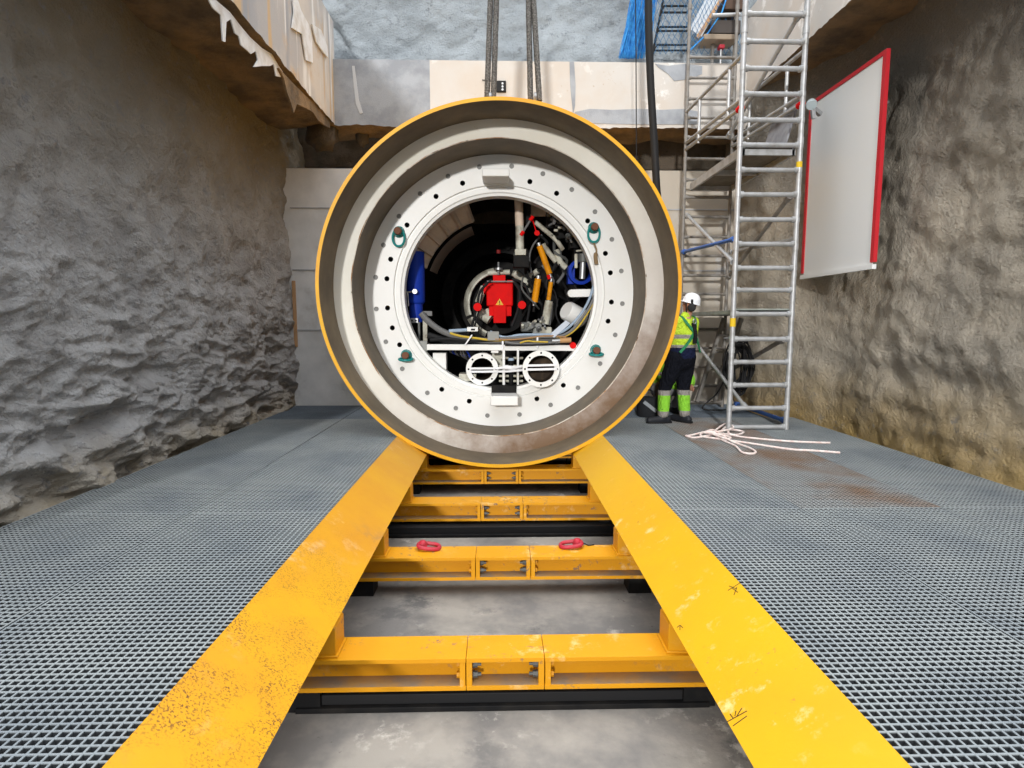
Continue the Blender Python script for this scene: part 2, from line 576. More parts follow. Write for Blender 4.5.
def plate_with_holes(y, outer, holes, back, name=None):
    """flat plate facing -Y; outer/holes: lists of (x, z); returns verts, faces incl. the hole walls"""
    bm = bmesh.new()
    edges = []
    loops = []
    for lp in [outer] + holes:
        vs = [bm.verts.new((x, y, z)) for x, z in lp]
        loops.append(vs)
        for i in range(len(vs)):
            edges.append(bm.edges.new((vs[i], vs[(i + 1) % len(vs)])))
    bmesh.ops.triangle_fill(bm, use_beauty=True, edges=edges, normal=(0, -1, 0))
    bm.verts.index_update()
    vs = [v.co.copy() for v in bm.verts]
    fs = [tuple(v.index for v in f.verts) for f in bm.faces]
    idx = [[v.index for v in lp] for lp in loops]
    bm.free()
    return vs, fs, idx


def circ(cx, cz, r, n):
    return [(cx + r * math.cos(2 * math.pi * i / n), cz + r * math.sin(2 * math.pi * i / n)) for i in range(n)]


WALL_Y = 9.83
WTOP = P(340, 168.5, WALL_Y).z
vs, fs, idx = plate_with_holes(WALL_Y, [(-3.75, FLOOR_Z - 0.05), (4.6, FLOOR_Z - 0.05), (4.6, WTOP), (-3.75, WTOP)], [circ(TBM_C.x, TBM_C.z, TBM_R + 0.05, 96)], 0)
mb = MB()
mb.add(vs, fs)
for lp in idx:
    o = [vs[i] for i in lp]
    k = len(o)
    mb.add(o + [p + V((0, 0.35, 0)) for p in o], [(i, (i + 1) % k, (i + 1) % k + k, i + k) for i in range(k)])
# shallow formwork joints stand as thin ribs in the face
struct(mb.build('wall_back', concrete_w, sharp=30))
mb = MB()
for z in (P(310, 330, WALL_Y).z, P(310, 270, WALL_Y).z, P(310, 208, WALL_Y).z):
    mb.box(-3.42, -2.0, WALL_Y - 0.012, WALL_Y + 0.01, z - 0.008, z + 0.008)
    mb.box(2.2, 4.05, WALL_Y - 0.012, WALL_Y + 0.01, z - 0.008, z + 0.008)
struct(mb.build('trim_4', beam_grey))
mb = MB()
mb.box(-3.43, -3.38, WALL_Y - 0.035, WALL_Y, 1.0, 2.1)
tag(mb.build('timber_batten', wood), 'thin timber batten upright in the rear left corner against the rock', 'batten')

# ring beams round the shaft: rear one and two side ones, with a soil-stained soffit
BY = 9.6
BX0, BX1 = P(334, 100, BY).x, 3.99
BZ0, BZ1 = P(420, 126, BY).z, P(420, 60, BY).z


def beam_face(name, a, b, z0, z1, depth, m, soff, n=80):
    """a beam with a rough, slightly ragged lower edge; a -> b runs along the face, depth is the vector to its back"""
    a, b, depth = V(a), V(b), V(depth)
    mbx = MB()
    rows = []
    for i in range(n + 1):
        p = a.lerp(b, i / n)
        jag = 0.035 * noise.noise(V((p.x * 3, p.y * 3, 1))) + 0.02 * noise.noise(V((p.x * 11, p.y * 11, 4)))
        f0 = p + V((0, 0, z0 + jag))
        rows.append([f0, p + V((0, 0, (z0 + z1) / 2)), p + V((0, 0, z1)), p + depth + V((0, 0, z1)), p + depth + V((0, 0, z0 + 0.1 * noise.noise(V((p.x * 1.7, p.y * 1.7, 7))) - 0.06)), p + depth * 0.5 + V((0, 0, z0 - 0.02 + 0.05 * noise.noise(V((p.x * 2.5, p.y * 2.5, 9)))))])
    k = 6
    vs = [q for r in rows for q in r]
    fa, fs2 = [], []
    for i in range(n):
        for j in range(k):
            f = (i * k + j, i * k + (j + 1) % k, (i + 1) * k + (j + 1) % k, (i + 1) * k + j)
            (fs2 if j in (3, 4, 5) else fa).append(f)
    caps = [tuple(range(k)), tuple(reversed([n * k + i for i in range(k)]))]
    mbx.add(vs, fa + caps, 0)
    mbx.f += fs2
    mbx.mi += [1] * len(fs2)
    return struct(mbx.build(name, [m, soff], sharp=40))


xg = P(430, 90, BY).x
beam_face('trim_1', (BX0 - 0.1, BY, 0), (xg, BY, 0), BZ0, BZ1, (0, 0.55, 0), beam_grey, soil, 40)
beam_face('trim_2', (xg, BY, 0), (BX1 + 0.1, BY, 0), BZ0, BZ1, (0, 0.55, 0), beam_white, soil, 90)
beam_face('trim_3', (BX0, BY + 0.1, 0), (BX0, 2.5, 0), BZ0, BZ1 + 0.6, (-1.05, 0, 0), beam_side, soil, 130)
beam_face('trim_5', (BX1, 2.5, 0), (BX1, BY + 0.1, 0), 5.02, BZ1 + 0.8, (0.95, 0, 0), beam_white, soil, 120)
# grey mortar band along the foot of the limewashed beam, a grey joint stripe and a grey patch (thin coats standing 6 mm proud)


def patch(name, pts, Y, m, t=0.008):
    poly = [P(x, y, Y) for x, y in pts]
    return struct(MB().prism([V((p.x, Y + 0.02, p.z)) for p in poly], (0, -0.02 - t, 0)).build(name, m))


patch('trim_6', [(575, 112), (590, 109), (612, 110), (640, 109), (661, 110), (684, 109), (700, 112), (700, 124.5), (640, 124.5), (590, 123.5), (572, 122)], BY, beam_grey)
patch('trim_7', [(569.5, 62), (574, 62), (575.5, 85), (575, 106), (573, 114), (571, 95), (570, 80)], BY, beam_grey)
patch('trim_8', [(655, 64), (668, 66), (684, 64), (702, 66), (702, 74), (692, 79), (683, 80), (674, 81), (668, 74), (659, 68)], BY, beam_grey)
film_label = 'torn white plastic film hanging from the lower edge of the left ring beam'


def sheet(name, pts, nrm, m, t, label, cat, group=None):
    poly = [V(p) for p in pts]
    return tag(MB().prism(poly, V(nrm) * t).build(name, m), label, cat, group)


def xl(px, py, X):
    """point where the view through that spot meets the plane x = X"""
    r = ray(px, py)
    return V((0, 0, CAM_H)) + r * (X / r.x)


gf = 'plastic film scraps on the left ring beam'
XF = BX0 + 0.012
sheet('plastic_film', [xl(x, y, XF) for x, y in [(292, 0), (293, 12), (291, 28), (301, 34), (305, 60), (312, 63), (311, 40), (308, 25), (300, 10), (297, 0)]], (1, 0, 0), film, 0.015, 'large white plastic film sheet stuck to the left ring beam face', 'plastic film', gf)
sheet('plastic_film', [xl(x, y, XF) for x, y in [(311, 24), (315, 42), (322, 52), (327, 58), (326, 46), (320, 30)]], (1, 0, 0), film, 0.02, 'small white plastic film flap at the rear top edge of the left ring beam', 'plastic film', gf)
patch('trim_9', [(352, 66), (354.5, 66), (357, 85), (359, 100), (363, 113), (360, 114), (356, 104), (354, 86)], BY, mat('lime_drip', (0.58, 0.60, 0.62), 0.9))
ragged = [(209, 0), (213, 8), (221, 15), (222, 28), (223, 41), (225.5, 42), (226.5, 22), (231, 19), (233, 26), (235, 33), (239, 36), (241, 45), (247, 50), (251, 54), (256, 51), (258, 60), (254, 67), (262, 66), (270, 66), (274, 64), (276, 76), (281, 77), (283, 72), (279, 66), (272, 54), (262, 48), (250, 37), (240, 25), (230, 12), (216, 0)]
sheet('plastic_film', [xl(x, y, BX0 - 0.06) for x, y in ragged], (-1, 0, 0), film, 0.012, 'long ragged white film hanging in tatters below the left ring beam', 'plastic film', gf)
rag2 = [(279, 68), (284, 78), (287, 92), (291, 103), (294, 113), (297, 104), (306, 108), (313, 112), (318, 120), (326, 126), (330, 128), (330, 120), (318, 106), (305, 95), (292, 82)]
sheet('soil_crust', [xl(x, y, BX0 - 0.03) for x, y in rag2], (-1, 0, 0), soil, 0.03, 'brown crust of soil hanging below the rear end of the left ring beam', 'soil crust')


def lump(name, c, r, label, cat, m, amp=0.35, n=20):
    mbx = MB().ball(V((0, 0, 0)), (1, 1, 1), n)
    out = []
    for p in mbx.v:
        q = V(p)
        k = 1 + amp * noise.fractal(q * 1.6 + V(c), 1.0, 2.0, 3)
        out.append(V(c) + V((q.x * r[0] * k, q.y * r[1] * k, q.z * r[2] * k)))
    mbx.v = [tuple(p) for p in out]
    return tag(mbx.build(name, m, sharp=None), label, cat)


lump('concrete_lump', P(322, 134, 9.75), (0.28, 0.2, 0.28), 'big lump of spilled concrete hanging under the rear left beam corner', 'concrete lump', rock_dark, 0.3)
lump('concrete_lump', P(362, 136, 9.95), (0.12, 0.1, 0.17), 'small pointed concrete lump hanging under the rear beam', 'concrete lump', rock_dark, 0.3, 14)
# ------------------------------------------------------------------ floor gratings
ROWS = [(0.2, 4.2), (4.205, 8.40), (8.405, 9.80)]
RW = ['row nearest the camera', 'middle row', 'short row at the rear wall']


def grating(x0, x1, y0, y1, m, label):
    e = empty('floor_grating', ((x0 + x1) / 2, (y0 + y1) / 2, -0.045), label, 'floor grating', 'floor gratings on both sides of the cradle')
    p = 0.0365
    a = MB()
    nx = int((x1 - x0) / p)
    for i in range(nx + 1):
        x = x0 + 0.006 + (x1 - x0 - 0.012) * i / nx
        a.box(x - 0.0040, x + 0.0040, y0, y1, -0.004, -0.0004)
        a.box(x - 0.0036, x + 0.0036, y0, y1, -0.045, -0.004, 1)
    a.build('bearing_bars', [m, grating_side_shade], e, sharp=30)
    b = MB()
    ny = int((y1 - y0) / p)
    for i in range(ny + 1):
        y = y0 + 0.006 + (y1 - y0 - 0.012) * i / ny
        b.box(x0, x1, y - 0.0040, y + 0.0040, -0.0035, 0.0)
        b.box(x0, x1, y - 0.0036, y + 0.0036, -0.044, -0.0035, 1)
    b.build('cross_bars', [m, grating_side_shade], e, sharp=30)
    return e


for r, (y0, y1) in enumerate(ROWS):
    for x0, x1, c in ((-2.28, -1.246, 'beside the left yellow rail'), (-3.43, -2.29, 'along the left rock wall'), (1.293, 2.292, 'beside the right yellow rail'), (2.302, 3.385, 'second strip right of the cradle'), (3.395, (4.55, 4.4, 4.0)[r], 'along the right wall')):
        if r == 0 and x0 in (3.395,):
            pass
        stained = (x0 == 2.302 and r == 1)
        mm = grating_b if r == 2 else (grating_r if stained else grating_m)
        col_ = 'Bluish' if r == 2 else ('Rust stained' if stained else 'Grey')
        grating(x0, x1, y0, y1, mm, f'{col_.lower()} mesh floor grating {c}, {RW[r]}'.replace('mesh floor grating', 'floor grating'))
# bearers that carry the gratings
for x, c in ((-3.22, 'under the grating edge along the left wall'), (-2.285, 'under the joint of the left gratings'), (2.297, 'under the first joint of the right gratings'), (3.39, 'under the second joint of the right gratings'), ):
    tag(MB().box(x - 0.03, x + 0.03, 0.2, 9.78, FLOOR_Z, -0.0455).build('grating_bearer', rubber), f'dark steel bearer {c}', 'bearer', 'grating bearers')

# ------------------------------------------------------------------ launch cradle
cradle = empty('launch_cradle', (0.024, 5.2, FLOOR_Z), 'yellow steel launch cradle with two sloping rails carrying the round shield', 'cradle')
CX = 0.024
RI, RO, ZI, ZO = 0.91, 1.262, -0.222, 0.022
RY0, RY1 = 0.9, 9.75


def rail_plate(sg, m):
    d = V((sg * (RO - RI), 0, ZO - ZI)).normalized()
    nn = V((-sg * d.z, 0, abs(d.x)))
    a, b = V((CX + sg * RI, 0, ZI)), V((CX + sg * RO, 0, ZO))
    pts = [a, b, b - nn * 0.03, a - nn * 0.03]
    mbx = MB()
    n = 30
    vs = []
    for i in range(n + 1):
        y = RY0 + (RY1 - RY0) * i / n
        vs += [p + V((0, y, 0)) for p in pts]
    fs = []
    for i in range(n):
        for j in range(4):
            fs.append((i * 4 + j, i * 4 + (j + 1) % 4, i * 4 + 4 + (j + 1) % 4, i * 4 + 4 + j))
    fs += [(0, 1, 2, 3), tuple(reversed([n * 4 + j for j in range(4)]))]
    mbx.add(vs, fs)
    return mbx.build('rail_plate', m, cradle, sharp=30)


lr = rail_plate(-1, yellow_worn)
lr['label'] = 'left rail plate, worn and speckled with rust'
rr = rail_plate(1, yellow_rail)
# rust speckle patch on the near stretch of the left rail: a worn area of its own
nt = yellow_worn.node_tree
N, L = nt.nodes, nt.links
bs = N['Principled BSDF']
src = bs.inputs['Base Color'].links[0].from_socket
geo = N.new('ShaderNodeNewGeometry')


def mr(sock, a, b):
    r = N.new('ShaderNodeMapRange')
    r.inputs['From Min'].default_value = a
    r.inputs['From Max'].default_value = b
    L.new(sock, r.inputs['Value'])
    return r.outputs[0]


def nzz(scale, det, stretch=(1, 1, 1)):
    mp = N.new('ShaderNodeMapping')
    mp.inputs['Scale'].default_value = stretch
    L.new(geo.outputs['Position'], mp.inputs['Vector'])
    n = N.new('ShaderNodeTexNoise')
    n.inputs['Scale'].default_value = scale
    n.inputs['Detail'].default_value = det
    n.inputs['Roughness'].default_value = 0.65
    L.new(mp.outputs[0], n.inputs['Vector'])
    return n.outputs['Fac']


sep = N.new('ShaderNodeSeparateXYZ')
L.new(geo.outputs['Position'], sep.inputs[0])
near = mr(sep.outputs['Y'], 4.2, 2.3)
speck = mr(nzz(95, 3), 0.53, 0.58)
area = mr(nzz(3.2, 4), 0.40, 0.58)


def mul(a, b):
    m_ = N.new('ShaderNodeMath')
    m_.operation = 'MULTIPLY'
    L.new(a, m_.inputs[0])
    L.new(b, m_.inputs[1])
    return m_.outputs[0]


mx = N.new('ShaderNodeMix')
mx.data_type = 'RGBA'
L.new(mul(mul(near, speck), area), mx.inputs[0])
L.new(src, mx.inputs[6])
mx.inputs[7].default_value = (0.16, 0.065, 0.02, 1)
L.new(mx.outputs[2], bs.inputs['Base Color'])

dusty = mat('dusty_yellow', (0.34, 0.20, 0.07), 0.9, 0, var=((0.22, 0.17, 0.12), 5, 0.4, 0.62))
BT = -0.42                       # top of the cross beams
BB = -0.605
SPX = (-0.205, 0.228)            # splice planes


def cross_beam(y0, first=False):
    y1 = y0 + 0.235
    yc = (y0 + y1) / 2
    ft = 0.024
    m = MB()
    for xa, xb in ((-1.32, SPX[0]), (SPX[0] + 0.004, SPX[1] - 0.004), (SPX[1], 1.34)):
        m.box(CX + xa, CX + xb, y0, y1, BT - ft, BT)
        m.box(CX + xa, CX + xb, y0, y1, BB, BB + ft)
        m.box(CX + xa, CX + xb, yc - 0.009, yc + 0.009, BB + ft, BT - ft)
        m.box(CX + xa + 0.02, CX + xb - 0.02, y0 + 0.006, yc - 0.01, BB + ft, BB + ft + 0.0015, 1)
    o = m.build('cross_beam', [yellow_shaded, dusty], cradle, bevel=0.003)
    for sx in SPX:
        for k in (-1, 1):
            c = CX + sx + k * 0.0185
            e = MB().box(c - 0.016, c + 0.016, y0 + 0.004, y1 - 0.004, BB + 0.001, BT - 0.001)
            e.build('splice_plate', yellow_shaded, o, bevel=0.003)
    for sx, k in ((SPX[0], 1), (SPX[1], -1)):
        for z in (BT - 0.065, BT - 0.125):
            x = CX + sx + k * 0.035
            b = MB()
            yb = y0 + 0.055
            b.cyl((x, yb, z), (x + k * 0.012, yb, z), 0.021, 6)
            b.cyl((x + k * 0.012, yb, z), (x + k * 0.028, yb, z), 0.018, 6)
            b.cyl((x + k * 0.028, yb, z), (x + k * 0.048, yb, z), 0.010, 10)
            b.build('bolt', bolt_steel, o)
            b = MB()
            x2 = CX + sx - k * 0.035
            b.cyl((x2, yb, z), (x2 - k * 0.018, yb, z), 0.019, 6)
            b.build('bolt', yellow_shaded, o)
    for sg in (-1, 1):
        g = MB()
        xi, xo = CX + sg * (RI + 0.005), CX + sg * (RO - 0.02)
        zi, zo = ZI - 0.035, ZO - 0.05
        for ya, yb2 in ((y0 + 0.03, y0 + 0.055), (y1 - 0.055, y1 - 0.03)):
            g.hexa([(xi, ya, BT), (xo, ya, BT), (xo, yb2, BT), (xi, yb2, BT), (xi, ya, zi), (xo, ya, zo), (xo, yb2, zo), (xi, yb2, zi)])
        # side cheek and foot weld
        g.hexa([(xi, y0 + 0.05, BT), (xi + sg * 0.022, y0 + 0.05, BT), (xi + sg * 0.022, y1 - 0.05, BT), (xi, y1 - 0.05, BT), (xi, y0 + 0.05, zi), (xi + sg * 0.022, y0 + 0.05, zi + 0.01), (xi + sg * 0.022, y1 - 0.05, zi + 0.01), (xi, y1 - 0.05, zi)])
        g.box(min(xi - sg * 0.012, xo), max(xi - sg * 0.012, xo), y0 + 0.02, y1 - 0.02, BT, BT + 0.012)
        g.build('rail_bracket', yellow_shaded, cradle, bevel=0.003)
    # feet down to the floor
    for x in (-1.1, 1.1):
        MB().box(CX + x - 0.09, CX + x + 0.09, y0 + 0.03, y1 - 0.03, FLOOR_Z, BB + 0.001).build('foot', mech_shade_black, cradle)
    return o


BEAMS = [2.97, 4.33, 5.69, 7.05, 8.41]
for y in BEAMS:
    cross_beam(y)
# strokes of marker pen on the right rail


def stroke(pts):
    q = []
    d = V((RO - RI, 0, ZO - ZI)).normalized()
    nn = V((-d.z, 0, d.x))
    a = V((CX + RI, 0, ZI))
    for px, py in pts:
        r = ray(px, py)
        o = V((0, 0, CAM_H))
        t = (a - o).dot(nn) / r.dot(nn)
        q.append(o + r * t + nn * 0.0004)
    mbx = MB()
    for i in range(len(q) - 1):
        mbx.bar(q[i], q[i + 1], 0.004, 0.001, up=nn)
    return mbx


def join(*ms):
    a = MB()
    for m in ms:
        a.add(m.v, m.f)
    return a


join(stroke([(728, 590.5), (740, 583)]), stroke([(732, 588), (738, 592.5)]), stroke([(729, 586), (737, 589)]), stroke([(734, 595), (737, 587)])).build('pen_mark', pen, cradle)
join(stroke([(680, 626), (680, 630)]), stroke([(677, 627.5), (680, 625), (683, 628)])).build('pen_mark', pen, cradle)
join(stroke([(727, 722), (747, 711)]), stroke([(730, 714), (733, 718)]), stroke([(736, 711), (735, 716)]), stroke([(742, 708), (737, 716)]), stroke([(733, 726), (747, 716)])).build('pen_mark', pen, cradle)

# dark flat steel bars lying on the pit floor
for y0, y1, x0, x1, h, lab in ((3.02, 3.27, -1.15, 1.2, 0.085, 'black flat steel bar on the pit floor under the nearest cross beam'), (5.62, 6.1, -1.2, 1.25, 0.10, 'black flat steel bar on the pit floor under the third cross beam')):
    e = empty('flat_bar', ((x0 + x1) / 2, (y0 + y1) / 2, FLOOR_Z), lab, 'steel bar', 'steel bars under the cradle')
    MB().box(x0, x1, y0, y1, FLOOR_Z, FLOOR_Z + h).build('bar', rubber, e, bevel=0.006)
    MB().box(x0 + 0.03, x1 - 0.02, y0 - 0.035, y0, FLOOR_Z, FLOOR_Z + 0.03).build('lip', mech_shade_black, e, bevel=0.004)

# red lifting links lying on the second cross beam


link_red = mat('faded_red_enamel', (0.42, 0.018, 0.035), 0.5, 0, var=((0.36, 0.03, 0.045), 30, 0.4, 0.6))


def shackle(px, py, rz, label, wire=False):
    base = G(px, py, BT)
    e = empty('lifting_link', (base.x, base.y, BT), label, 'lifting link', 'red lifting links on the second cross beam')
    m = MB()
    pts = []
    for i in range(28):
        t = 2 * math.pi * i / 28
        x, y = 0.082 * math.cos(t), 0.05 * math.sin(t)
        if abs(math.cos(t)) < 0.75:
            x *= 1.0
        x = base.x + math.copysign(abs(math.cos(t)) ** 0.7, math.cos(t)) * 0.085
        y = base.y + math.copysign(abs(math.sin(t)) ** 0.7, math.sin(t)) * 0.055
        pts.append(V((x, y, BT + 0.024 + 0.012 * math.cos(t + rz))))
    m.loop(pts, 0.0165, 10)
    m.build('link', link_red, e)
    s = -1 if rz > 1 else 1
    k = MB()
    c = V((base.x + s * 0.055, base.y + 0.02, BT))
    k.lathe([(0.0, 0.0), (0.038, 0.0), (0.04, 0.02), (0.034, 0.045), (0.02, 0.062), (0.0, 0.064)], c, (0, 0, 1), 18)
    k.ball(c + V((-s * 0.005, -0.004, 0.045)), (0.03, 0.03, 0.024), 12)
    k.build('swivel', link_red, e)
    if wire:
        MB().tube(smooth_path([c + V((0.03, 0.01, 0.03)), c + V((0.06, 0.0, 0.02)), c + V((0.09, 0.0, 0.006)), c + V((0.14, 0.012, 0.006))], 5), 0.0045, 6).build('tag_wire', rubber, e)
    return e


shackle(429, 549, math.pi, 'red oval lifting link lying on the second cross beam by the left rail')
shackle(571, 547, 0.0, 'red oval lifting link with a short black wire by the right rail', True)
# ------------------------------------------------------------------ the tunnel boring machine (tail shield with what is bolted inside)
tbm = empty('tunnel_boring_machine', (TBM_C.x, 8.0, TBM_C.z - TBM_R), 'yellow rimmed round tunnel boring machine shield with white flange and red motor', 'tunnel boring machine')
C0 = V((TBM_C.x, 0, TBM_C.z))
Y0, Y1, Y2, Y3 = 7.0, 7.574, 8.264, 12.4
RIN = TBM_R - 0.042
RA = 1.910
MB().lathe([(RIN, Y0), (TBM_R, Y0), (TBM_R, Y3), (RIN, Y3)], C0, n=192, closed=True).build('shield_skin', yellow, tbm)
MB().lathe([(RIN, Y0 + 0.006), (RIN - 0.012, Y0 + 0.03), (RIN - 0.012, Y1)], C0, n=192).build('skin_lining', raw_steel, tbm)
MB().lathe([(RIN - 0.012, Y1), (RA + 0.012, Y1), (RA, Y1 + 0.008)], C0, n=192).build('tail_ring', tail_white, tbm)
MB().lathe([(RA, Y1 + 0.006), (RA, Y2 + 0.3)], C0, n=192).build('joint_bore', raw_steel, tbm)
# rusty weld bead round the mouth of the bore, its lit edge painted whitish
bead = MB()
pts = []
for i in range(240):
    t = 2 * math.pi * i / 240
    rr_ = RA + 0.006 + 0.008 * noise.noise(V((math.cos(t) * 6, math.sin(t) * 6, 2)))
    pts.append(C0 + V((rr_ * math.cos(t), Y1 + 0.001, rr_ * math.sin(t))))
bead.loop(pts, 0.007, 6)
bead.build('weld_bead', rust_lit_edge, tbm)

MPP = 2.158 / 180.7 * (Y2 / 7.0)
RF = 1.354
RG = 1.50
HOLE_R = 1.60
SCREW_R = 1.758
# angles of the dark holes, taken clockwise round the ring
hp = [(385.2, 278.5), (388.7, 258.6), (404, 222.8), (387.2, 308), (392.8, 327.7), (442.9, 387.5), (470, 398.6), (610.8, 272.7), (607, 252.8), (611, 302), (607.3, 321), (561.9, 383.2), (536, 396.4),
      (590, 219), (433.5, 192.5), (461, 178.5), (531, 177.5), (558.5, 190), (403, 343)]
sp = [(380.8, 244), (396, 214), (417.6, 190.5), (373.8, 277), (375.8, 309), (386.4, 341.5), (429, 390.5), (457, 405), (487.7, 412.4), (613, 238.8), (621, 271), (621, 303.5), (613.7, 334.3), (597.6, 361.8), (576.3, 385.6), (549.3, 402), (446, 171.5), (478.5, 162), (512, 162), (544, 170.5), (573.5, 187), (597, 210), (519, 411), (404.5, 367)]


def ang(px, py, Y):
    p = P(px, py, Y)
    return math.atan2(p.z - TBM_C.z, p.x - TBM_C.x)


holes = []
for px, py in hp:
    t = ang(px, py, Y2)
    holes.append(circ(TBM_C.x + HOLE_R * math.cos(t), TBM_C.z + HOLE_R * math.sin(t), 0.036, 14))
vs, fs, idx = plate_with_holes(Y2, circ(TBM_C.x, TBM_C.z, RA - 0.004, 160), [circ(TBM_C.x, TBM_C.z, RG, 160)] + holes, 0)
mb = MB()
mb.add(vs, fs)
for lp in idx[2:]:
    o = [vs[i] for i in lp]
    k = len(o)
    c = [p + V((0, 0.3, 0)) for p in o]
    mb.add(o + c, [(i, (i + 1) % k, (i + 1) % k + k, i + k) for i in range(k)] + [tuple(k + i for i in range(k))], 1)
mb.lathe([(RG, Y2), (RG - 0.012, Y2 + 0.03), (RG - 0.03, Y2 + 0.03), (RG - 0.035, Y2 + 0.012), (RF + 0.05, Y2 + 0.012), (RF + 0.035, Y2 + 0.03), (RF, Y2 + 0.035), (RF, Y2 + 0.22), (RF + 0.25, Y2 + 0.22)], C0, n=160)
fl = mb.build('flange_ring', [white, dark_hole], tbm, sharp=25, recalc=False)
for px, py in sp:
    t = ang(px, py, Y2)
    c = C0 + V((SCREW_R * math.cos(t), Y2, SCREW_R * math.sin(t)))
    s = MB()
    s.lathe([(0.0, -0.004), (0.022, -0.004), (0.022, -0.014), (0.031, -0.014), (0.034, -0.002), (0.034, 0.003)], c, n=14)
    s.build('flange_screw', screw_steel, fl)
# the two keys at twelve and six o'clock
for z0, z1, x0, x1 in ((P(482, 176, 7.85).z, P(482, 168, 7.85).z, P(482, 170, 7.85).x, P(509.5, 170, 7.85).x), (P(490, 405.5, 7.9).z, P(490, 396, 7.9).z, P(490.5, 400, 7.9).x, P(518, 400, 7.9).x)):
    MB().box(x0, x1, 7.86, 8.8, z0, z1).build('flange_key', white, tbm, bevel=0.012)
# swivel hoist rings
for px, py, up in ((399, 232, 1), (593.5, 228, 1), (406.5, 355, 0), (595.5, 350, 0)):
    c = P(px, py, Y2)
    c.y = Y2
    e = MB()
    e.lathe([(0.0, -0.012), (0.062, -0.012), (0.066, -0.05), (0.05, -0.07), (0.0, -0.07)], c, n=20)
    e.lathe([(0.075, 0.0), (0.08, -0.012), (0.07, -0.03)], c, n=20)
    eo = e.build('hoist_swivel', teal, tbm)
    MB().lathe([(0.0, -0.068), (0.052, -0.068), (0.052, -0.125), (0.045, -0.135), (0.0, -0.135)], c, n=16).build('bolt_head', mat('rusty_bolt', (0.16, 0.065, 0.035), 0.7), eo)
    r = MB()
    if up:
        pts = [c + V((0.082 * math.copysign(abs(math.cos(t)) ** 0.85, math.cos(t)), -0.045, -0.085 + 0.115 * math.sin(t))) for t in [2 * math.pi * i / 26 for i in range(26)]]
    else:
        pts = [c + V((0.095 * math.cos(t), -0.075 + 0.075 * math.sin(t), -0.055 + 0.015 * math.sin(t))) for t in [2 * math.pi * i / 26 for i in range(26)]]
    r.loop(pts, 0.016, 8)
    r.build('lifting_ring', teal, eo)

# inside of the shield: drum in shade-black, rear bulkhead with a ring of ribs
MB().lathe([(1.86, Y2 + 0.23), (1.86, 11.2)], C0, n=96).build('inner_drum', mech_shade_black, tbm)
MB().lathe([(1.86, 11.2), (0.02, 11.2)], C0, n=64).build('rear_bulkhead', mech_shade_black, tbm)
for r0, r1, y in ((1.86, 1.62, 9.6), (1.86, 1.55, 10.3)):
    MB().lathe([(r0, y), (r1, y), (r1, y + 0.12), (r0, y + 0.12)], C0, n=96, closed=True).build('stiffener_ring', mech_shade_black, tbm)
MB().lathe([(1.05, 11.15), (1.05, 10.6), (0.85, 10.6), (0.8, 10.9)], C0, n=64).build('bearing_ring', mech_shade_black, tbm)
for i in range(18):
    t = 2 * math.pi * i / 18
    c = C0 + V((0.95 * math.cos(t), 10.6, 0.95 * math.sin(t)))
    MB().cyl(c, c + V((0, -0.06, 0)), 0.045, 6).build('bearing_bolt', mech_shade_black, tbm)


# brownish cream fan of ribbed plates, upper left
def fan(a0, a1, r0, r1, y, n, m, name, ribs=True):
    w_ = MB()
    w_.lathe([(r1, y), (r0, y - 0.25), (r0, y - 0.21), (r1, y + 0.04)], C0, n=24, closed=True, arc=(a0, a1))
    o = w_.build(name, m, tbm)
    if ribs:
        for i in range(n + 1):
            t = a0 + (a1 - a0) * i / n
            u = V((math.cos(t), 0, math.sin(t)))
            MB().bar(C0 + u * r1 + V((0, y - 0.03, 0)), C0 + u * r0 + V((0, y - 0.28, 0)), 0.05, 0.06).build('rib', m, o)
    return o


fan(math.radians(110), math.radians(158), 1.62, 1.22, 9.2, 5, brown_rib, 'ribbed_plate')
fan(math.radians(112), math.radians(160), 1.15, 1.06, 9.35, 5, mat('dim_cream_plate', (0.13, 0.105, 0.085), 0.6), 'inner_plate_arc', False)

YM = 9.3


def pbox(x0, y0, x1, y1, Y, d, m, name, parent=tbm, bevel=0.006):
    a, b = P(x0, y1, Y), P(x1, y0, Y)
    return MB().box(min(a.x, b.x), max(a.x, b.x), Y, Y + d, min(a.z, b.z), max(a.z, b.z)).build(name, m, parent, bevel=bevel)


def pcyl(p, q, Ya, Yb, rpx, m, name, parent=tbm, n=16):
    a, b = P(*p, Ya), P(*q, Yb)
    return MB().cyl(a, b, rpx * Ya / F_PX, n).build(name, m, parent)


# red drive motor in its cream ring
motor = pbox(486.5, 283, 513, 306, YM, 0.5, red_paint, 'drive_motor', bevel=0.02)
pbox(493, 275, 505.5, 284, YM + 0.03, 0.3, red_paint, 'motor_head', motor)
pbox(483.5, 284, 489, 294, YM + 0.05, 0.3, red_paint, 'motor_side', motor)
pbox(507, 280, 513, 290, YM + 0.06, 0.3, red_paint, 'motor_side', motor)
pbox(489, 304, 511.5, 316, YM + 0.04, 0.3, red_paint, 'motor_foot', motor)
pbox(493.5, 305, 506, 323, YM - 0.01, 0.3, red_paint, 'motor_foot', motor)
tri = [P(495.5, 305.2, YM), P(503.5, 305.2, YM), P(499.6, 298.5, YM)]
MB().prism([p + V((0, -0.004, 0)) for p in tri], (0, 0.006, 0)).build('warning_triangle', mat('warning_yellow', (0.75, 0.42, 0.02), 0.5), motor)
c1 = P(499.6, 302.6, YM)
j = MB()
j.box(c1.x - 0.006, c1.x + 0.006, YM - 0.006, YM - 0.003, c1.z - 0.012, c1.z + 0.028)
j.box(c1.x - 0.006, c1.x + 0.006, YM - 0.006, YM - 0.003, c1.z - 0.032, c1.z - 0.020)
j.build('warning_mark', rubber, motor)
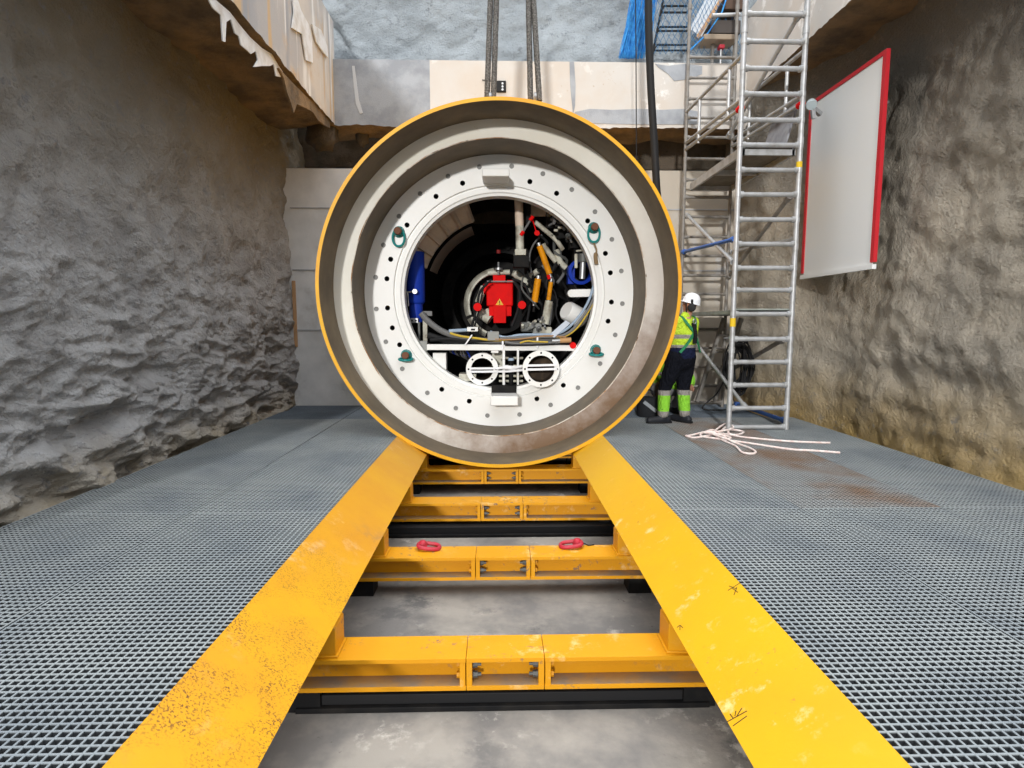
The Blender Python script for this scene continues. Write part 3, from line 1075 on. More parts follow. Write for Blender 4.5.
pcyl((487, 281.5), (514, 281.5), YM - 0.05, YM - 0.05, 0.8, steel, 'motor_rail', motor, 8)
for px, py in ((477.5, 307), (522, 305)):
    c = P(px, py, YM - 0.3)
    MB().lathe([(0.0, 0.0), (0.062, 0.0), (0.065, 0.03), (0.055, 0.35), (0.0, 0.35)], c, n=18).build('red_plug', red_paint, motor)
pcyl((498.5, 275), (498.5, 262), YM, YM, 1.0, steel, 'breather_pipe', tbm, 8)
pcyl((498.5, 270), (498.5, 268), YM, YM, 4.0, steel, 'breather_collar', tbm, 12)
pcyl((498.5, 253.5), (498.5, 250), YM, YM, 2.0, mat('dull_red', (0.2, 0.01, 0.01), 0.5), 'breather_cap', tbm, 10)
gc = P(500, 304, 9.65)
for a0, a1 in ((100, 200), (205, 245), (20, 68)):
    g = MB().lathe([(0.60, 0.0), (0.53, -0.10), (0.50, -0.10), (0.50, 0.1), (0.60, 0.1)], gc, n=24, closed=True, arc=(math.radians(a0), math.radians(a1)))
    g.build('gear_housing_arc', white_in, tbm)
MB().lathe([(0.0, 0.12), (0.5, 0.12), (0.5, 0.2), (0.0, 0.2)], gc, n=40).build('gear_housing_back', mech_shade_black, tbm)
for (p, q, rp) in (((484, 287), (478, 303), 3.5), ((478, 312), (490, 320), 5), ((486, 311), (492, 317), 4), ((515, 273), (528, 285), 4), ((488, 273), (510, 272), 2.5), ((530, 276), (538, 271), 3)):
    pcyl(p, q, YM + 0.15, YM + 0.1, rp, white_in, 'pipe_elbow', tbm, 12)

for pts_, r_ in (([(488, 283), (480, 292), (477, 306), (473, 322), (468, 334)], 0.02), ([(491, 281), (484, 286), (481, 300), (477, 318), (472, 333)], 0.014), ([(514, 282), (520, 292), (518, 310), (512, 326)], 0.024), ([(512, 279), (524, 284), (530, 300), (527, 322)], 0.02)):
    MB().tube(smooth_path([P(x, y, 9.1) for x, y in pts_], 5), r_, 8).build('hose', rubber, tbm)
# upright column with black box (upper middle), levers
pcyl((518.5, 196), (519.5, 226), 8.9, 8.9, 4.2, brown_rib, 'column_top', tbm, 16)
col_ = pcyl((519.5, 220), (520, 252), 8.9, 8.9, 4.0, white_in, 'column', tbm, 16)
pbox(515, 249, 526, 255, 8.8, 0.2, white_in, 'column_base', col_)
pbox(513.5, 255.5, 529, 267, 8.8, 0.25, mech_shade_black, 'column_box', col_)
pbox(526, 199, 531, 226, 8.95, 0.15, mech_shade_black, 'side_channel', tbm)
pbox(530, 200, 546, 216, 9.1, 0.06, brown_rib, 'stiffener_plate', tbm)
for x, y in ((531.5, 218.5), (522, 233.5)):
    pcyl((x - 1.5, y + 2), (x + 1.5, y - 2), 8.85, 8.85, 1.8, red_paint, 'red_coupling', tbm, 10)
pcyl((522, 233.5), (531.5, 218.5), 8.87, 8.87, 1.1, hose_grey, 'coupling_hose', tbm, 8)
c = P(537, 233, 8.85)
MB().lathe([(0.0, 0.0), (0.04, 0.0), (0.04, 0.03), (0.0, 0.03)], c, n=14).build('red_lever', red_paint, tbm)
pcyl((536, 231), (533, 221), 8.86, 8.86, 0.6, red_paint, 'lever_rod', tbm, 6)

# orange cylinders and white valve
for p, q, rp in (((539.5, 246), (549.5, 274), 3.0), ((538, 279), (534.5, 302), 3.3), ((551, 282), (548.5, 300), 2.2)):
    o = pcyl(p, q, 8.95, 8.95, rp, orange_cyl, 'orange_cylinder', tbm, 16)
    a, b = P(*p, 8.95), P(*q, 8.95)
    d = (b - a).normalized()
    MB().cyl(b, b + d * 0.06, rp * 0.6 * 8.95 / F_PX, 12).build('rod_end', steel, o)
    MB().cyl(a - d * 0.05, a, rp * 0.7 * 8.95 / F_PX, 12).build('end_cap', steel, o)
pcyl((548, 275), (549.5, 279), 8.93, 8.93, 1.8, red_paint, 'red_coupling', tbm, 10)
pcyl((549, 301), (545, 324), 8.9, 8.9, 4.0, white_in, 'valve_body', tbm, 14)
pcyl((552, 303), (549, 325), 9.0, 9.0, 1.6, steel, 'valve_rod', tbm, 10)
# long pale arm and dark gear at upper right
for pts, r in (([(535, 222), (546, 231), (556, 240), (563, 250)], 0.035), ([(543, 244), (549, 253), (556, 262)], 0.04), ([(556, 250), (560, 262), (566, 268)], 0.05)):
    MB().tube(smooth_path([P(x, y, 9.05) for x, y in pts], 5), r, 10).build('curved_arm', white_in, tbm)
pbox(546, 213, 562, 228, 9.0, 0.3, mech_shade_black, 'valve_block', tbm)
pbox(557, 222, 572, 238, 8.9, 0.3, mech_shade_black, 'valve_block', tbm)
pbox(570, 233, 584, 248, 8.75, 0.3, mech_shade_black, 'valve_block', tbm)
pbox(574, 248, 590, 266, 8.8, 0.3, mech_shade_black, 'valve_block', tbm)
for i in range(26):
    x, y = random.uniform(548, 588), 0
    y = 216 + (x - 548) * 0.85 + random.uniform(-6, 10)
    p = P(x, y, random.uniform(8.6, 8.9))
    MB().cyl(p, p + V((random.uniform(-0.06, 0.06), -0.05, random.uniform(-0.06, 0.06))), random.uniform(0.012, 0.025), 8).build('hydraulic_fitting', random.choice([steel, mech_shade_black, hose_grey, bolt_steel]), tbm)
for px, py in ((575, 235), (554, 229), (558, 226)):
    pbox(px, py, px + 4, py + 2.4, 8.72, 0.05, white_in, 'small_bracket', tbm)
pcyl((576, 251), (589, 249.5), 8.55, 8.55, 0.9, white_in, 'cross_rod', tbm, 8)
# blue hoop and motor at right
bc = P(580.5, 272, 8.75)
MB().lathe([(0.19, -0.07), (0.19, 0.07), (0.145, 0.09), (0.13, 0.0), (0.145, -0.09)], bc, n=40, closed=True).build('blue_hoop', blue_paint, tbm)
pbox(568, 266, 575, 284, 8.8, 0.18, blue_paint, 'blue_bracket', tbm)
pcyl((583, 262), (582, 279), 8.62, 8.62, 3.0, steel, 'pump_body', tbm, 16)
pcyl((576, 254), (576, 268), 8.6, 8.6, 1.6, white_in, 'sensor_rod', tbm, 10)
pcyl((583, 254), (583, 262), 8.62, 8.62, 5.0, bolt_steel, 'pump_head', tbm, 16)
# pale arm and drum at lower right
m_ = MB()
a, b = P(571, 293.5, 8.6), P(590, 293, 8.6)
m_.bar(a, b, 0.12, 0.11)
m_.lathe([(0.0, -0.062), (0.055, -0.062), (0.055, 0.062), (0.0, 0.062)], a, n=18)
m_.build('pale_arm', white, tbm)
dc, dd = P(566, 310, 8.75), P(585, 321, 8.95)
MB().lathe([(0.0, 0.0), (0.13, 0.0), (0.15, 0.03), (0.155, 0.32), (0.0, 0.32)], dc, (dd - dc).normalized(), 28).build('pale_drum', white, tbm)
# blue cylinder at left
bl = MB().lathe([(0.0, 0.0), (0.135, 0.0), (0.14, 0.02), (0.14, 0.74), (0.12, 0.77), (0.105, 0.78), (0.1, 1.05), (0.0, 1.05)], P(415, 252, 8.85), (0, 0, -1), 24).build('blue_cylinder', blue_paint, tbm)
c = P(415, 291.5, 8.65)
MB().lathe([(0.0, -0.03), (0.036, -0.03), (0.038, 0.05), (0.0, 0.06)], c, n=16).build('cylinder_port', steel, bl)
MB().cyl(P(404, 292, 8.66), P(414, 292, 8.66), 0.012, 8).build('port_pipe', steel, bl)
MB().cyl(P(407.5, 292, 8.66), P(408.5, 306, 8.66), 0.012, 8).build('port_pipe', steel, bl)
pbox(410, 318, 418, 323, 8.7, 0.1, steel, 'cylinder_clevis', bl)
for x in (412, 416):
    p = P(x, 320.5, 8.69)
    MB().cyl(p, p + V((0, 0.03, 0)), 0.014, 8).build('clevis_hole', dark_hole, bl)

# cross bar, pipes with flanges and all the hoses at the bottom
cb = MB().bar(P(427, 347, 8.45), P(577, 348, 8.45), 0.10, 0.085).build('cross_bar', white, tbm, bevel=0.008)
pbox(418, 341, 427, 351, 8.4, 0.15, grey_box, 'cross_bar_clamp', cb)
pbox(491, 349, 498.5, 353, 8.42, 0.05, white, 'cross_bar_lug', cb)
for x in (501.8,):
    pbox(x, 341, x + 1.9, 351, 8.36, 0.03, strap_white, 'cable_tie', cb)
pbox(536.5, 336, 538.5, 348, 8.36, 0.03, strap_white, 'cable_tie', cb)
MB().bar(P(465, 345, 8.36), P(472, 335, 8.36), 0.035, 0.02).build('cable_tie', strap_white, cb)
pbox(433, 353, 446, 372, 8.5, 0.2, white, 'pale_bracket', tbm)
pbox(459, 374, 476, 381, 8.46, 0.3, white_in, 'pipe_saddle', tbm)
pbox(491.5, 386, 516.5, 396, Y2 - 0.012, 0.2, mech_shade_black, 'key_slot_shade', tbm, bevel=0)  # black block painted in as the shade of a slot, nothing is cut
MB().tube(smooth_path([P(594, 243, Y2 - 0.05), P(596.5, 250, Y2 - 0.04), P(595.5, 256, Y2 - 0.03), P(596.5, 264, Y2 - 0.02)], 5), [0.012] * 8 + [0.03] * 8, 8).build('rag', mat('brown_rag', (0.25, 0.17, 0.09), 0.9), tbm)


def pipe_flange(px, py, Y, ro, ri, m, deep):
    k = Y / F_PX * 1.0
    c = P(px, py, Y)
    R, r = ro * k, ri * k
    f = MB()
    f.lathe([(r, 0.0), (R, 0.0), (R, 0.05), (R * 0.86, 0.05), (R * 0.86, deep), (r, deep)], c, n=48, closed=True)
    o = f.build('slurry_pipe', white, tbm, sharp=30)
    MB().lathe([(r - 0.004, 0.008), (r - 0.006, deep - 0.01), (0.0, deep - 0.01)], c, n=40).build('pipe_bore', mat('dark_pipe_bore', (0.045, 0.034, 0.026), 0.9, 0, var=((0.10, 0.07, 0.045), 6, 0.5, 0.7), spec=0.05), o)
    for i in range(8):
        t = 2 * math.pi * (i + 0.5) / 8 + 0.39
        q = c + V((math.cos(t) * (R + r) / 2, 0, math.sin(t) * (R + r) / 2))
        MB().cyl(q + V((0, -0.003, 0)), q + V((0, 0.01, 0)), 0.014, 8).build('flange_hole', dark_hole, o)
    return o, c, R


lp, lc, lR = pipe_flange(482.2, 369.2, 8.42, 16.2, 11.2, white, 0.9)
rp, rc, rR = pipe_flange(541, 369, 7.98, 18.6, 13.6, white, 0.283)
for x0, x1 in ((502.5, 505), (517, 519)):
    pbox(x0, 349, x1, 385, 8.36, 0.25, white, 'upright_plate', tbm)
for y in (358, 366, 376, 381):
    pcyl((499, y), (523, y), 8.5, 8.5, 1.2, white_in, 'tie_rod', tbm, 8)
pbox(492, 352, 504, 366, 8.7, 0.2, white_in, 'pale_bracket', tbm)
pcyl((511, 356), (511, 385), 8.5, 8.5, 2.6, mech_shade_black, 'ram', tbm, 12)
pcyl((511, 358), (511, 360.5), 8.44, 8.44, 3.0, hose_blue, 'ram_collar', tbm, 12)
st = MB()
for y0, y1 in ((368.0, 364.6), (371.2, 368.6)):
    st.bar(P(470, y0 + 0.5, 8.40), P(507, y0 + 0.2, 8.33), 0.02, 0.03)
    st.bar(P(507, y0 + 0.2, 8.33), P(527, y1 + 1, 8.1), 0.02, 0.03)
    st.bar(P(527, y1 + 1, 7.96), P(557, y1 + 0.3, 7.96), 0.02, 0.03)
    st.bar(P(527, y1 + 1, 8.1), P(527, y1 + 1, 7.96), 0.02, 0.03)
st.tube(smooth_path([P(497, 368.6, 8.31), P(505, 367.4, 8.3), P(514, 368, 8.29), P(521, 367.2, 8.22)], 4), [0.02] * 4 + [0.032] * 5 + [0.02] * 4, 8)
st.build('tie_strap', strap_white, tbm)


def hose(pts, Y, r, m, name='hose', k=6):
    if not isinstance(Y, (list, tuple)):
        Y = [Y] * len(pts)
    return MB().tube(smooth_path([P(x, y, yy) for (x, y), yy in zip(pts, Y)], k), r, 8).build(name, m, tbm)


hose([(421, 313), (428, 321), (440, 330), (455, 336), (475, 340), (500, 341), (530, 340), (560, 338)], 8.48, 0.045, hose_grey)
hose([(428, 335), (450, 341), (480, 343), (520, 343), (560, 341)], 8.52, 0.05, rubber)
hose([(430, 340), (450, 339), (470, 341), (500, 340)], 8.45, 0.025, rubber)
hose([(450, 333), (460, 336), (475, 338), (490, 340), (505, 340), (530, 336), (560, 337)], 8.42, 0.016, cable_yellow, 'cable')
hose([(490, 331.5), (498, 335.5), (507, 337.2), (520, 335), (540, 334.5), (556, 334), (568, 328), (580, 315), (588, 302), (593, 288), (596, 272)], 8.40, 0.019, hose_blue)
hose([(500, 338.5), (520, 337.5), (540, 337), (560, 336), (572, 330), (582, 318), (590, 306), (596, 292)], 8.38, 0.02, hose_grey)
hose([(503, 340.5), (523, 338.6), (545, 337.4), (564, 336.5), (577, 328), (587, 314), (593, 303)], 8.39, 0.013, cable_yellow, 'cable')
hose([(495, 339), (515, 339.5), (545, 336), (566, 337)], 8.37, 0.013, cable_brown, 'cable')
hose([(505, 342), (520, 344), (545, 343), (560, 342)], 8.37, 0.02, hose_grey)
hose([(505, 345), (530, 345), (555, 344)], 8.36, 0.014, rubber, 'cable')
hose([(520, 343), (527, 341), (533, 341.5), (548, 342)], 8.34, 0.012, cable_yellow, 'cable')
pcyl((560, 340.5), (571, 340), 8.35, 8.35, 2.6, mat('tan_connector', (0.5, 0.28, 0.12), 0.5), 'connector', tbm, 12)
pcyl((552, 341), (561, 340.5), 8.36, 8.36, 2.2, steel, 'connector_sleeve', tbm, 12)
c = P(573, 345.5, 8.4)
MB().lathe([(0.0, -0.02), (0.045, -0.02), (0.052, 0.02), (0.0, 0.02)], c, n=16).build('red_cap', red_paint, tbm)
pbox(487.5, 331.5, 499, 340.5, 8.36, 0.12, grey_box, 'junction_box', tbm)
pbox(467, 327, 478, 331.5, 8.4, 0.04, white, 'label_plate', tbm)
pbox(471, 328.6, 475, 330.4, 8.397, 0.02, rubber, 'label_print', tbm, bevel=0)
pcyl((449, 331), (467, 330), 8.44, 8.44, 1.8, hose_blue, 'sensor_plug', tbm, 10)
pbox(423, 311, 432, 316, 8.6, 0.1, hose_grey, 'hose_clamp', tbm)
pbox(423, 318, 427, 341, 8.62, 0.08, white_in, 'upright_stay', tbm)
pbox(418, 322, 420, 341, 8.62, 0.06, bolt_steel, 'upright_stay', tbm)
for x0, y0, x1, y1, m in ((533, 323, 542, 334, grey_box), (521, 322, 533, 332, bolt_steel), (539, 327, 552, 335, white_in)):
    pbox(x0, y0, x1, y1, 8.7, 0.2, m, 'valve_manifold', tbm, bevel=0.02)
for i in range(16):
    p = P(random.uniform(522, 546), random.uniform(320, 333), 8.65)
    MB().cyl(p, p + V((random.uniform(-0.05, 0.05), -0.05, random.uniform(0, 0.06))), random.uniform(0.014, 0.026), 8).build('hydraulic_fitting', random.choice([steel, grey_box, white_in]), tbm)
lab = MB().bar(P(552, 336, 8.37), P(568, 322, 8.45), 0.01, 0.09, up=(0, 0.6, 0.8))
lab.build('paper_label', mat('pale_label', (0.55, 0.6, 0.68), 0.6), tbm)
# loose dark hoses over the right hand machinery
for i in range(22):
    x = random.uniform(520, 575)
    y = random.uniform(232, 300)
    pts = [(x, y)]
    for k in range(3):
        x += random.uniform(-9, 12)
        y += random.uniform(6, 18)
        pts.append((x, min(y, 336)))
    hose(pts, [random.uniform(8.9, 9.3) for _ in pts], random.uniform(0.010, 0.024), random.choice([rubber, rubber, mech_shade_black, hose_grey, bolt_steel]), 'hose', 4)
for i in range(8):
    x = 455 + i * 1.2
    hose([(x, 345), (450 + i * 3, 352 + i), (470, 356 + i)], [8.6, 8.7, 9.0], 0.012, random.choice([rubber, hose_grey, blue_paint]), 'cable', 4)
# lifting lugs on the crown
for xx in (P(491, 97, 7.45).x, P(535, 97, 7.45).x):
    z = TBM_C.z + math.sqrt(TBM_R ** 2 - (xx - TBM_C.x) ** 2)
    MB().prism([(xx - 0.14, 7.43, z - 0.02), (xx + 0.14, 7.43, z - 0.02), (xx + 0.07, 7.43, z + 0.12), (xx - 0.07, 7.43, z + 0.12)], (0, 0.05, 0)).build('lifting_lug', yellow, tbm)

# ------------------------------------------------------------------ slings, hose, signal line
for (t0, t1), (b0, b1), lab in ((((490.5, 0), (496.5, 0)), ((487, 96), (493.5, 96)), 'twin legged wire rope sling, the left of the two above the shield'), (((528.5, 0), (533.5, 0)), ((530.5, 97), (539.5, 98)), 'twin legged wire rope sling, the right of the two above the shield')):
    e = empty('wire_rope_sling', P((b0[0] + b1[0]) / 2, 98, 7.45), lab, 'sling', 'wire rope slings above the shield')
    for (tx, ty), (bx, by) in ((t0, b0), (t1, b1)):
        a, b = P(bx, by + 3, 7.45), P(tx, ty, 7.45)
        d = (b - a)
        b = a + d * 2.0
        s = MB()
        d = (b - a).normalized()
        u, v2 = ortho(d)
        n = 90
        for k in range(6):
            pts = []
            for i in range(n + 1):
                t = i / n
                ph = 2 * math.pi * (k / 6 + t * 16)
                pts.append(a.lerp(b, t) + (u * math.cos(ph) + v2 * math.sin(ph)) * 0.023)
            s.tube(pts, 0.016, 5)
        s.build('rope_leg', wire_rope_m, e, sharp=None)
    MB().torus(P((b0[0] + b1[0]) / 2, 98, 7.455), 0.05, 0.018, (1, 0, 0), 18, 6).build('shackle', steel, e)
hp_ = [P(649, -60, 8.35), P(648.5, 0, 8.35), P(649, 40, 8.35), P(651, 90, 8.35), P(654, 140, 8.35), P(656.5, 185, 8.35), P(658, 215, 8.4), P(655, 300, 8.6), (2.25, 9.1, 0.5), (2.1, 9.35, 0.07), (1.8, 9.5, 0.056)]
tag(MB().tube(smooth_path(hp_, 8), 0.052, 14).build('hose', rubber), 'thick black hose hanging down in front of the rear wall', 'hose')
tag(MB().tube([P(635, -60, 8.7), P(636, 60, 8.7), P(636.5, 170, 8.7), P(637, 240, 8.7)], 0.008, 6).build('signal_cable', rubber), 'thin dark cable hanging left of the thick black hose', 'cable')
b = empty('wall_bracket', P(501, 86, BY - 0.03), 'small black drilled bracket on the rear beam beside the left sling', 'bracket')
a0, a1 = P(496.5, 92, BY - 0.02), P(506, 81, BY - 0.02)
MB().box(a0.x, a1.x, BY - 0.04, BY + 0.01, a0.z, a1.z).build('plate', rubber, b, bevel=0.006)
for y in (83.5, 86.5, 89.5):
    p = P(502.5, y, BY - 0.04)
    MB().cyl(p, p + V((0, -0.006, 0)), 0.016, 10).build('rivet', steel, b)
MB().cyl(P(482, 80, BY - 0.03), P(497, 81.5, BY - 0.03), 0.008, 6).build('pin', rubber, b)
# ------------------------------------------------------------------ scaffold tower
TX0, TX1, TYF, TYB = 3.035, 3.80, 7.42, 9.45
sc = empty('scaffold_tower', ((TX0 + TX1) / 2, (TYF + TYB) / 2, 0), 'tall aluminium scaffold tower with ladder frames right of the shield', 'scaffold tower')
ZT = 6.6
BX_ = {}


def ladder(x0, x1, y, z0, z1, rungs, m, pr, rr_, name):
    f = MB()
    for x in (x0, x1):
        f.cyl((x, y, z0), (x, y, z1), pr, 14)
        zz = z0 + 1.05
        while zz < z1:
            f.cyl((x, y, zz - 0.04), (x, y, zz + 0.04), pr * 1.18, 14)
            zz += 1.31
    o = f.build(name, m, sc)
    for z in rungs:
        r = MB()
        r.cyl((x0, y, z), (x1, y, z), rr_, 12)
        for x, s in ((x0, 1), (x1, -1)):
            r.cyl((x + s * pr * 0.6, y, z), (x + s * (pr + 0.03), y, z), rr_ * 1.35, 12)
            r.cyl((x, y, z - 0.03), (x, y, z + 0.03), pr * 1.12, 14)
        r.build('rung', m, o)
    return o


rf = [P(757, y, TYF).z for y in (14, 41.5, 68.5, 94, 120, 145, 170, 194.5, 219.5, 244, 268, 290, 314, 339, 362, 385, 408)] + [P(757, -13, TYF).z, 0.035]
ladder(TX0, TX1, TYF, 0.0, ZT, rf, alu, 0.034, 0.030, 'front_ladder_frame')
XB0, XB1 = P(684, 200, TYB).x, P(730, 200, TYB).x
rb = [P(710, y, TYB).z for y in (57.5, 78, 99, 118, 137.5, 159, 180, 197.5, 217, 237, 256, 275.5, 294, 329, 348, 367, 386, 402)]
ladder(XB0, XB1, TYB, 0.0, ZT, rb, alu_shaded, 0.026, 0.022, 'rear_ladder_frame')


def sbar(x0, y0, Ya, x1, y1, Yb, r, m, name):
    a, b = P(x0, y0, Ya), P(x1, y1, Yb)
    mbx = MB().cyl(a, b, r, 12)
    d = (b - a).normalized()
    for e_, s in ((a, 1), (b, -1)):
        mbx.cyl(e_ + d * s * 0.0, e_ + d * s * 0.09, r * 1.5, 12)
    return mbx.build(name, m, sc)


sbar(687, 215, TYB, 733, 262, TYF, 0.026, alu, 'diagonal_brace')
sbar(790, 196, TYF, 728, 278, TYB, 0.028, alu_shaded, 'diagonal_brace')
sbar(686, 330, TYB, 746, 408, TYF + 0.02, 0.026, alu, 'diagonal_brace')
sbar(784, 339, TYF, 728, 372, TYB, 0.03, alu_shaded, 'diagonal_brace')
sbar(800, 13, TYF, 728, 137, TYB, 0.028, alu, 'diagonal_brace')
x = sbar(683, 252, TYB, 735, 239, TYF, 0.027, alu_blue, 'side_rail')
x['label'] = 'blue side rail'
sbar(796, 239, TYF, 730, 252, TYB, 0.025, alu, 'side_rail')
x = sbar(736, 404, TYB, 786, 421, TYF + 0.2, 0.03, alu_blue, 'plan_brace')
x['label'] = 'blue plan brace at the foot'


# guard rails on both sides of the upper platform
def guard(xf, xb, zt, name='guard_rail'):
    g = MB()
    A = lambda t, z: V((xf + (xb - xf) * t, TYF + (TYB - TYF) * t, z))
    g.cyl(A(0, zt), A(1, zt + 0.03), 0.026, 12)
    g.cyl(A(0, zt - 0.53), A(1, zt - 0.45), 0.026, 12)
    g.cyl(A(0, zt - 0.63), A(1, zt - 0.55), 0.026, 12)
    for t in (0.2, 0.72):
        g.cyl(A(t, zt - 0.62), A(t, zt), 0.024, 10)
    o = g.build(name, alu, sc)
    for z in (zt - 0.63,):
        c = A(0.02, z)
        MB().cyl(c + V((0, -0.05, 0)), c + V((0, 0.05, 0)), 0.04, 12).build('red_clip', red_paint, o)
    return o


guard(TX0, XB0, P(738, 54, TYF).z)
guard(TX1, XB1, P(799, 50, TYF).z)
# upper platform with an open trap door
DZ = P(735, 150, TYF).z
pf = MB()
pf.box(TX0 + 0.06, TX1 - 0.06, TYF + 0.04, TYB - 0.02, DZ + 0.02, DZ + 0.05)
pfo = pf.build('platform', ply, sc)
fr = MB()
for x0 in (TX0 + 0.04, TX1 - 0.08):
    fr.box(x0, x0 + 0.04, TYF + 0.03, TYB - 0.02, DZ - 0.05, DZ + 0.06)
for y in (TYF + 0.03, (TYF + TYB) / 2, TYB - 0.06):
    fr.box(TX0 + 0.05, TX1 - 0.05, y, y + 0.04, DZ - 0.05, DZ + 0.02)
fr.build('platform_frame', alu, pfo)
td = [P(761, 158, TYF + 0.9), P(768, 128, TYF + 0.75), P(782, 104, TYF + 0.6), P(794, 102, TYF + 0.45), P(785, 145, TYF + 0.3)]
h0, h1 = V((TX1 - 0.10, TYF + 0.25, DZ + 0.06)), V((TX1 - 0.10, TYF + 0.95, DZ + 0.06))
up = V((0.17, 0, 0.62))
trap = MB()
trap.hexa([h0, h0 + V((0.025, 0, 0)), h1 + V((0.025, 0, 0)), h1, h0 + up, h0 + up + V((0.025, 0, 0)), h1 + up + V((0.025, 0, 0)), h1 + up])
to = trap.build('trap_door', mat('trap_door_sheet', (0.33, 0.34, 0.37), 0.5, 0.3, var=((0.2, 0.2, 0.22), 6, 0.4, 0.7)), pfo)
# lower deck and inclined ladder
dz = P(735, 314, TYF).z
lo = MB()
lo.box(TX0 + 0.02, TX1 - 0.02, TYF + 0.03, TYB, dz, dz + 0.05)
lo.box(TX0 + 0.02, TX1 - 0.02, TYF + 0.03, TYF + 0.06, dz - 0.03, dz + 0.07)
lo.build('lower_platform', mat('deck_greenish', (0.30, 0.33, 0.30), 0.7, 0, var=((0.22, 0.23, 0.20), 9, 0.4, 0.7)), sc)
il = MB()
for dx in (0.0, 17.5):
    il.bar(P(697 + dx, 401, 9.25), P(724 + dx, 318, 8.95), 0.05, 0.07)
ilo = il.build('inclined_ladder', alu_shaded, sc)
for t in (0.2, 0.4, 0.6, 0.8):
    a = P(697, 401, 9.25).lerp(P(724, 318, 8.95), t)
    b_ = P(714.5, 401, 9.25).lerp(P(741.5, 318, 8.95), t)
    MB().cyl(a, b_, 0.016, 8).build('ladder_rung', alu_shaded, ilo)
for x0, y, z in ((TX0, TYF, 0), (TX1, TYF, 0)):
    pass
x = MB().cyl((TX0, TYF, P(728, 322, TYF).z - 0.06), (TX0, TYF, P(728, 322, TYF).z + 0.05), 0.0365, 14).build('yellow_tape', mat('yellow_tape', (0.75, 0.5, 0.02), 0.6), sc)
MB().cyl((TX1, TYF, P(795, 166, TYF).z - 0.06), (TX1, TYF, P(795, 166, TYF).z + 0.05), 0.0365, 14).build('yellow_tape', mat('yellow_tape', (0, 0, 0)), sc)

# coil of black cable hanging on the tower
cc = P(739, 366, 8.25)
coil = empty('cable_coil', cc, 'coil of black cable hanging inside the scaffold tower', 'cable coil')
cm = MB()
for k in range(22):
    pts = []
    rx, rz = random.uniform(0.09, 0.2), random.uniform(0.22, 0.42)
    oy = random.uniform(-0.07, 0.07)
    ox = random.uniform(-0.07, 0.06)
    for i in range(28):
        t = 2 * math.pi * i / 28
        pts.append(cc + V((ox + rx * math.cos(t), oy + 0.03 * math.sin(2 * t + k), rz * math.sin(t) * (1.0 if math.sin(t) > 0 else 1.05))))
    cm.loop(pts, 0.012, 6)
cm.build('coils', rubber, coil)
MB().tube(smooth_path([cc + V((-0.16, 0, -0.1)), cc + V((-0.3, 0.02, -0.4)), cc + V((-0.5, 0.05, -0.62)), cc + V((-0.3, -0.1, -0.63)), cc + V((-0.05, -0.1, -0.6))], 6), 0.011, 6).build('loose_end', rubber, coil)
MB().cyl(cc + V((-0.24, 0, 0.40)), cc + V((0.1, 0, 0.43)), 0.014, 8).build('hook', steel, coil)
cabp = [G(722, 396), G(740, 410), G(757, 424), G(775, 433), G(800, 441)]
tag(MB().tube(smooth_path([G(640, 404) + V((0, 0, 0.012)), G(690, 404) + V((0, 0, 0.012)), G(706, 399) + V((0, 0, 0.012)), G(722, 400) + V((0, 0, 0.012)), G(735, 404) + V((0, 0, 0.012))], 8), 0.012, 6).build('floor_cable', rubber), 'black cable lying on the grating under the scaffold tower', 'cable')

# rope heap on the grating
rp_ = []


def g(x, y, h=0.014):
    q = G(x, y)
    q.z = h
    return q


path = [g(830, 444), g(815, 443.6), g(790, 442.5), g(765, 440.5), g(742, 438), g(722, 434.5), g(708, 434, 0.03), g(690, 436.5), g(686, 437), g(694, 438.8), g(706, 437), g(718, 434), g(726, 429, 0.03), g(731, 427, 0.035), g(731, 430, 0.03), g(728, 435, 0.03), g(735, 436), g(743, 434), g(741, 432), g(728, 432, 0.03), g(715, 436, 0.03), g(722, 441), g(735, 447), g(742, 453.5), g(752, 455), g(755.5, 453), g(749, 449), g(738, 445), g(730, 443, 0.03), g(722, 438, 0.03), g(712, 433, 0.04), g(700, 437, 0.02), g(718, 440), g(740, 443), g(760, 446), g(790, 450.5), g(815, 452), g(840, 454)]
tag(MB().tube(smooth_path(path, 6), 0.0125, 7).build('rope', rope_m), 'pale pink rope tangled in a heap on the grating before the scaffold', 'rope')
path2 = [g(716, 433, 0.045), g(722, 429, 0.05), g(727, 427.5, 0.06), g(731, 429, 0.06), g(733, 432, 0.05), g(726, 434, 0.05), g(712, 436, 0.045), g(702, 435.5, 0.04), g(716, 438, 0.05), g(730, 440, 0.035), g(726, 442, 0.04), g(712, 438, 0.05)]
tag(MB().tube(smooth_path(path2, 6), 0.0125, 7).build('rope', rope_m), 'short pale rope bight standing up in the tangled heap', 'rope')

# ------------------------------------------------------------------ sign board and lamp on the right wall
sx = 4.40
sA = xl(812.5, 105, sx)
sB = xl(806.5, 275, sx)
sg = empty('sign_board', (sx, sA.y, sB.z), 'large white board with a red edge fixed on the right wall', 'sign board')
y0_, y1_ = sA.y, sA.y - 1.5
z0_, z1_ = sB.z, sA.z
MB().box(sx, sx + 0.03, y1_, y0_, z0_, z1_).build('panel', sign_white, sg)
e = MB()
e.box(sx - 0.012, sx + 0.035, y0_, y0_ + 0.06, z0_ + 0.03, z1_ + 0.05)
e.box(sx - 0.012, sx + 0.035, y1_ - 0.06, y1_, z0_ + 0.03, z1_ + 0.05)
e.box(sx - 0.012, sx + 0.035, y1_, y0_, z1_, z1_ + 0.05)
e.build('border', sign_red, sg)
MB().box(sx - 0.02, sx + 0.03, y1_ - 0.06, y0_ + 0.06, z0_ - 0.05, z0_ + 0.005).build('bottom_ledge', sign_white, sg)
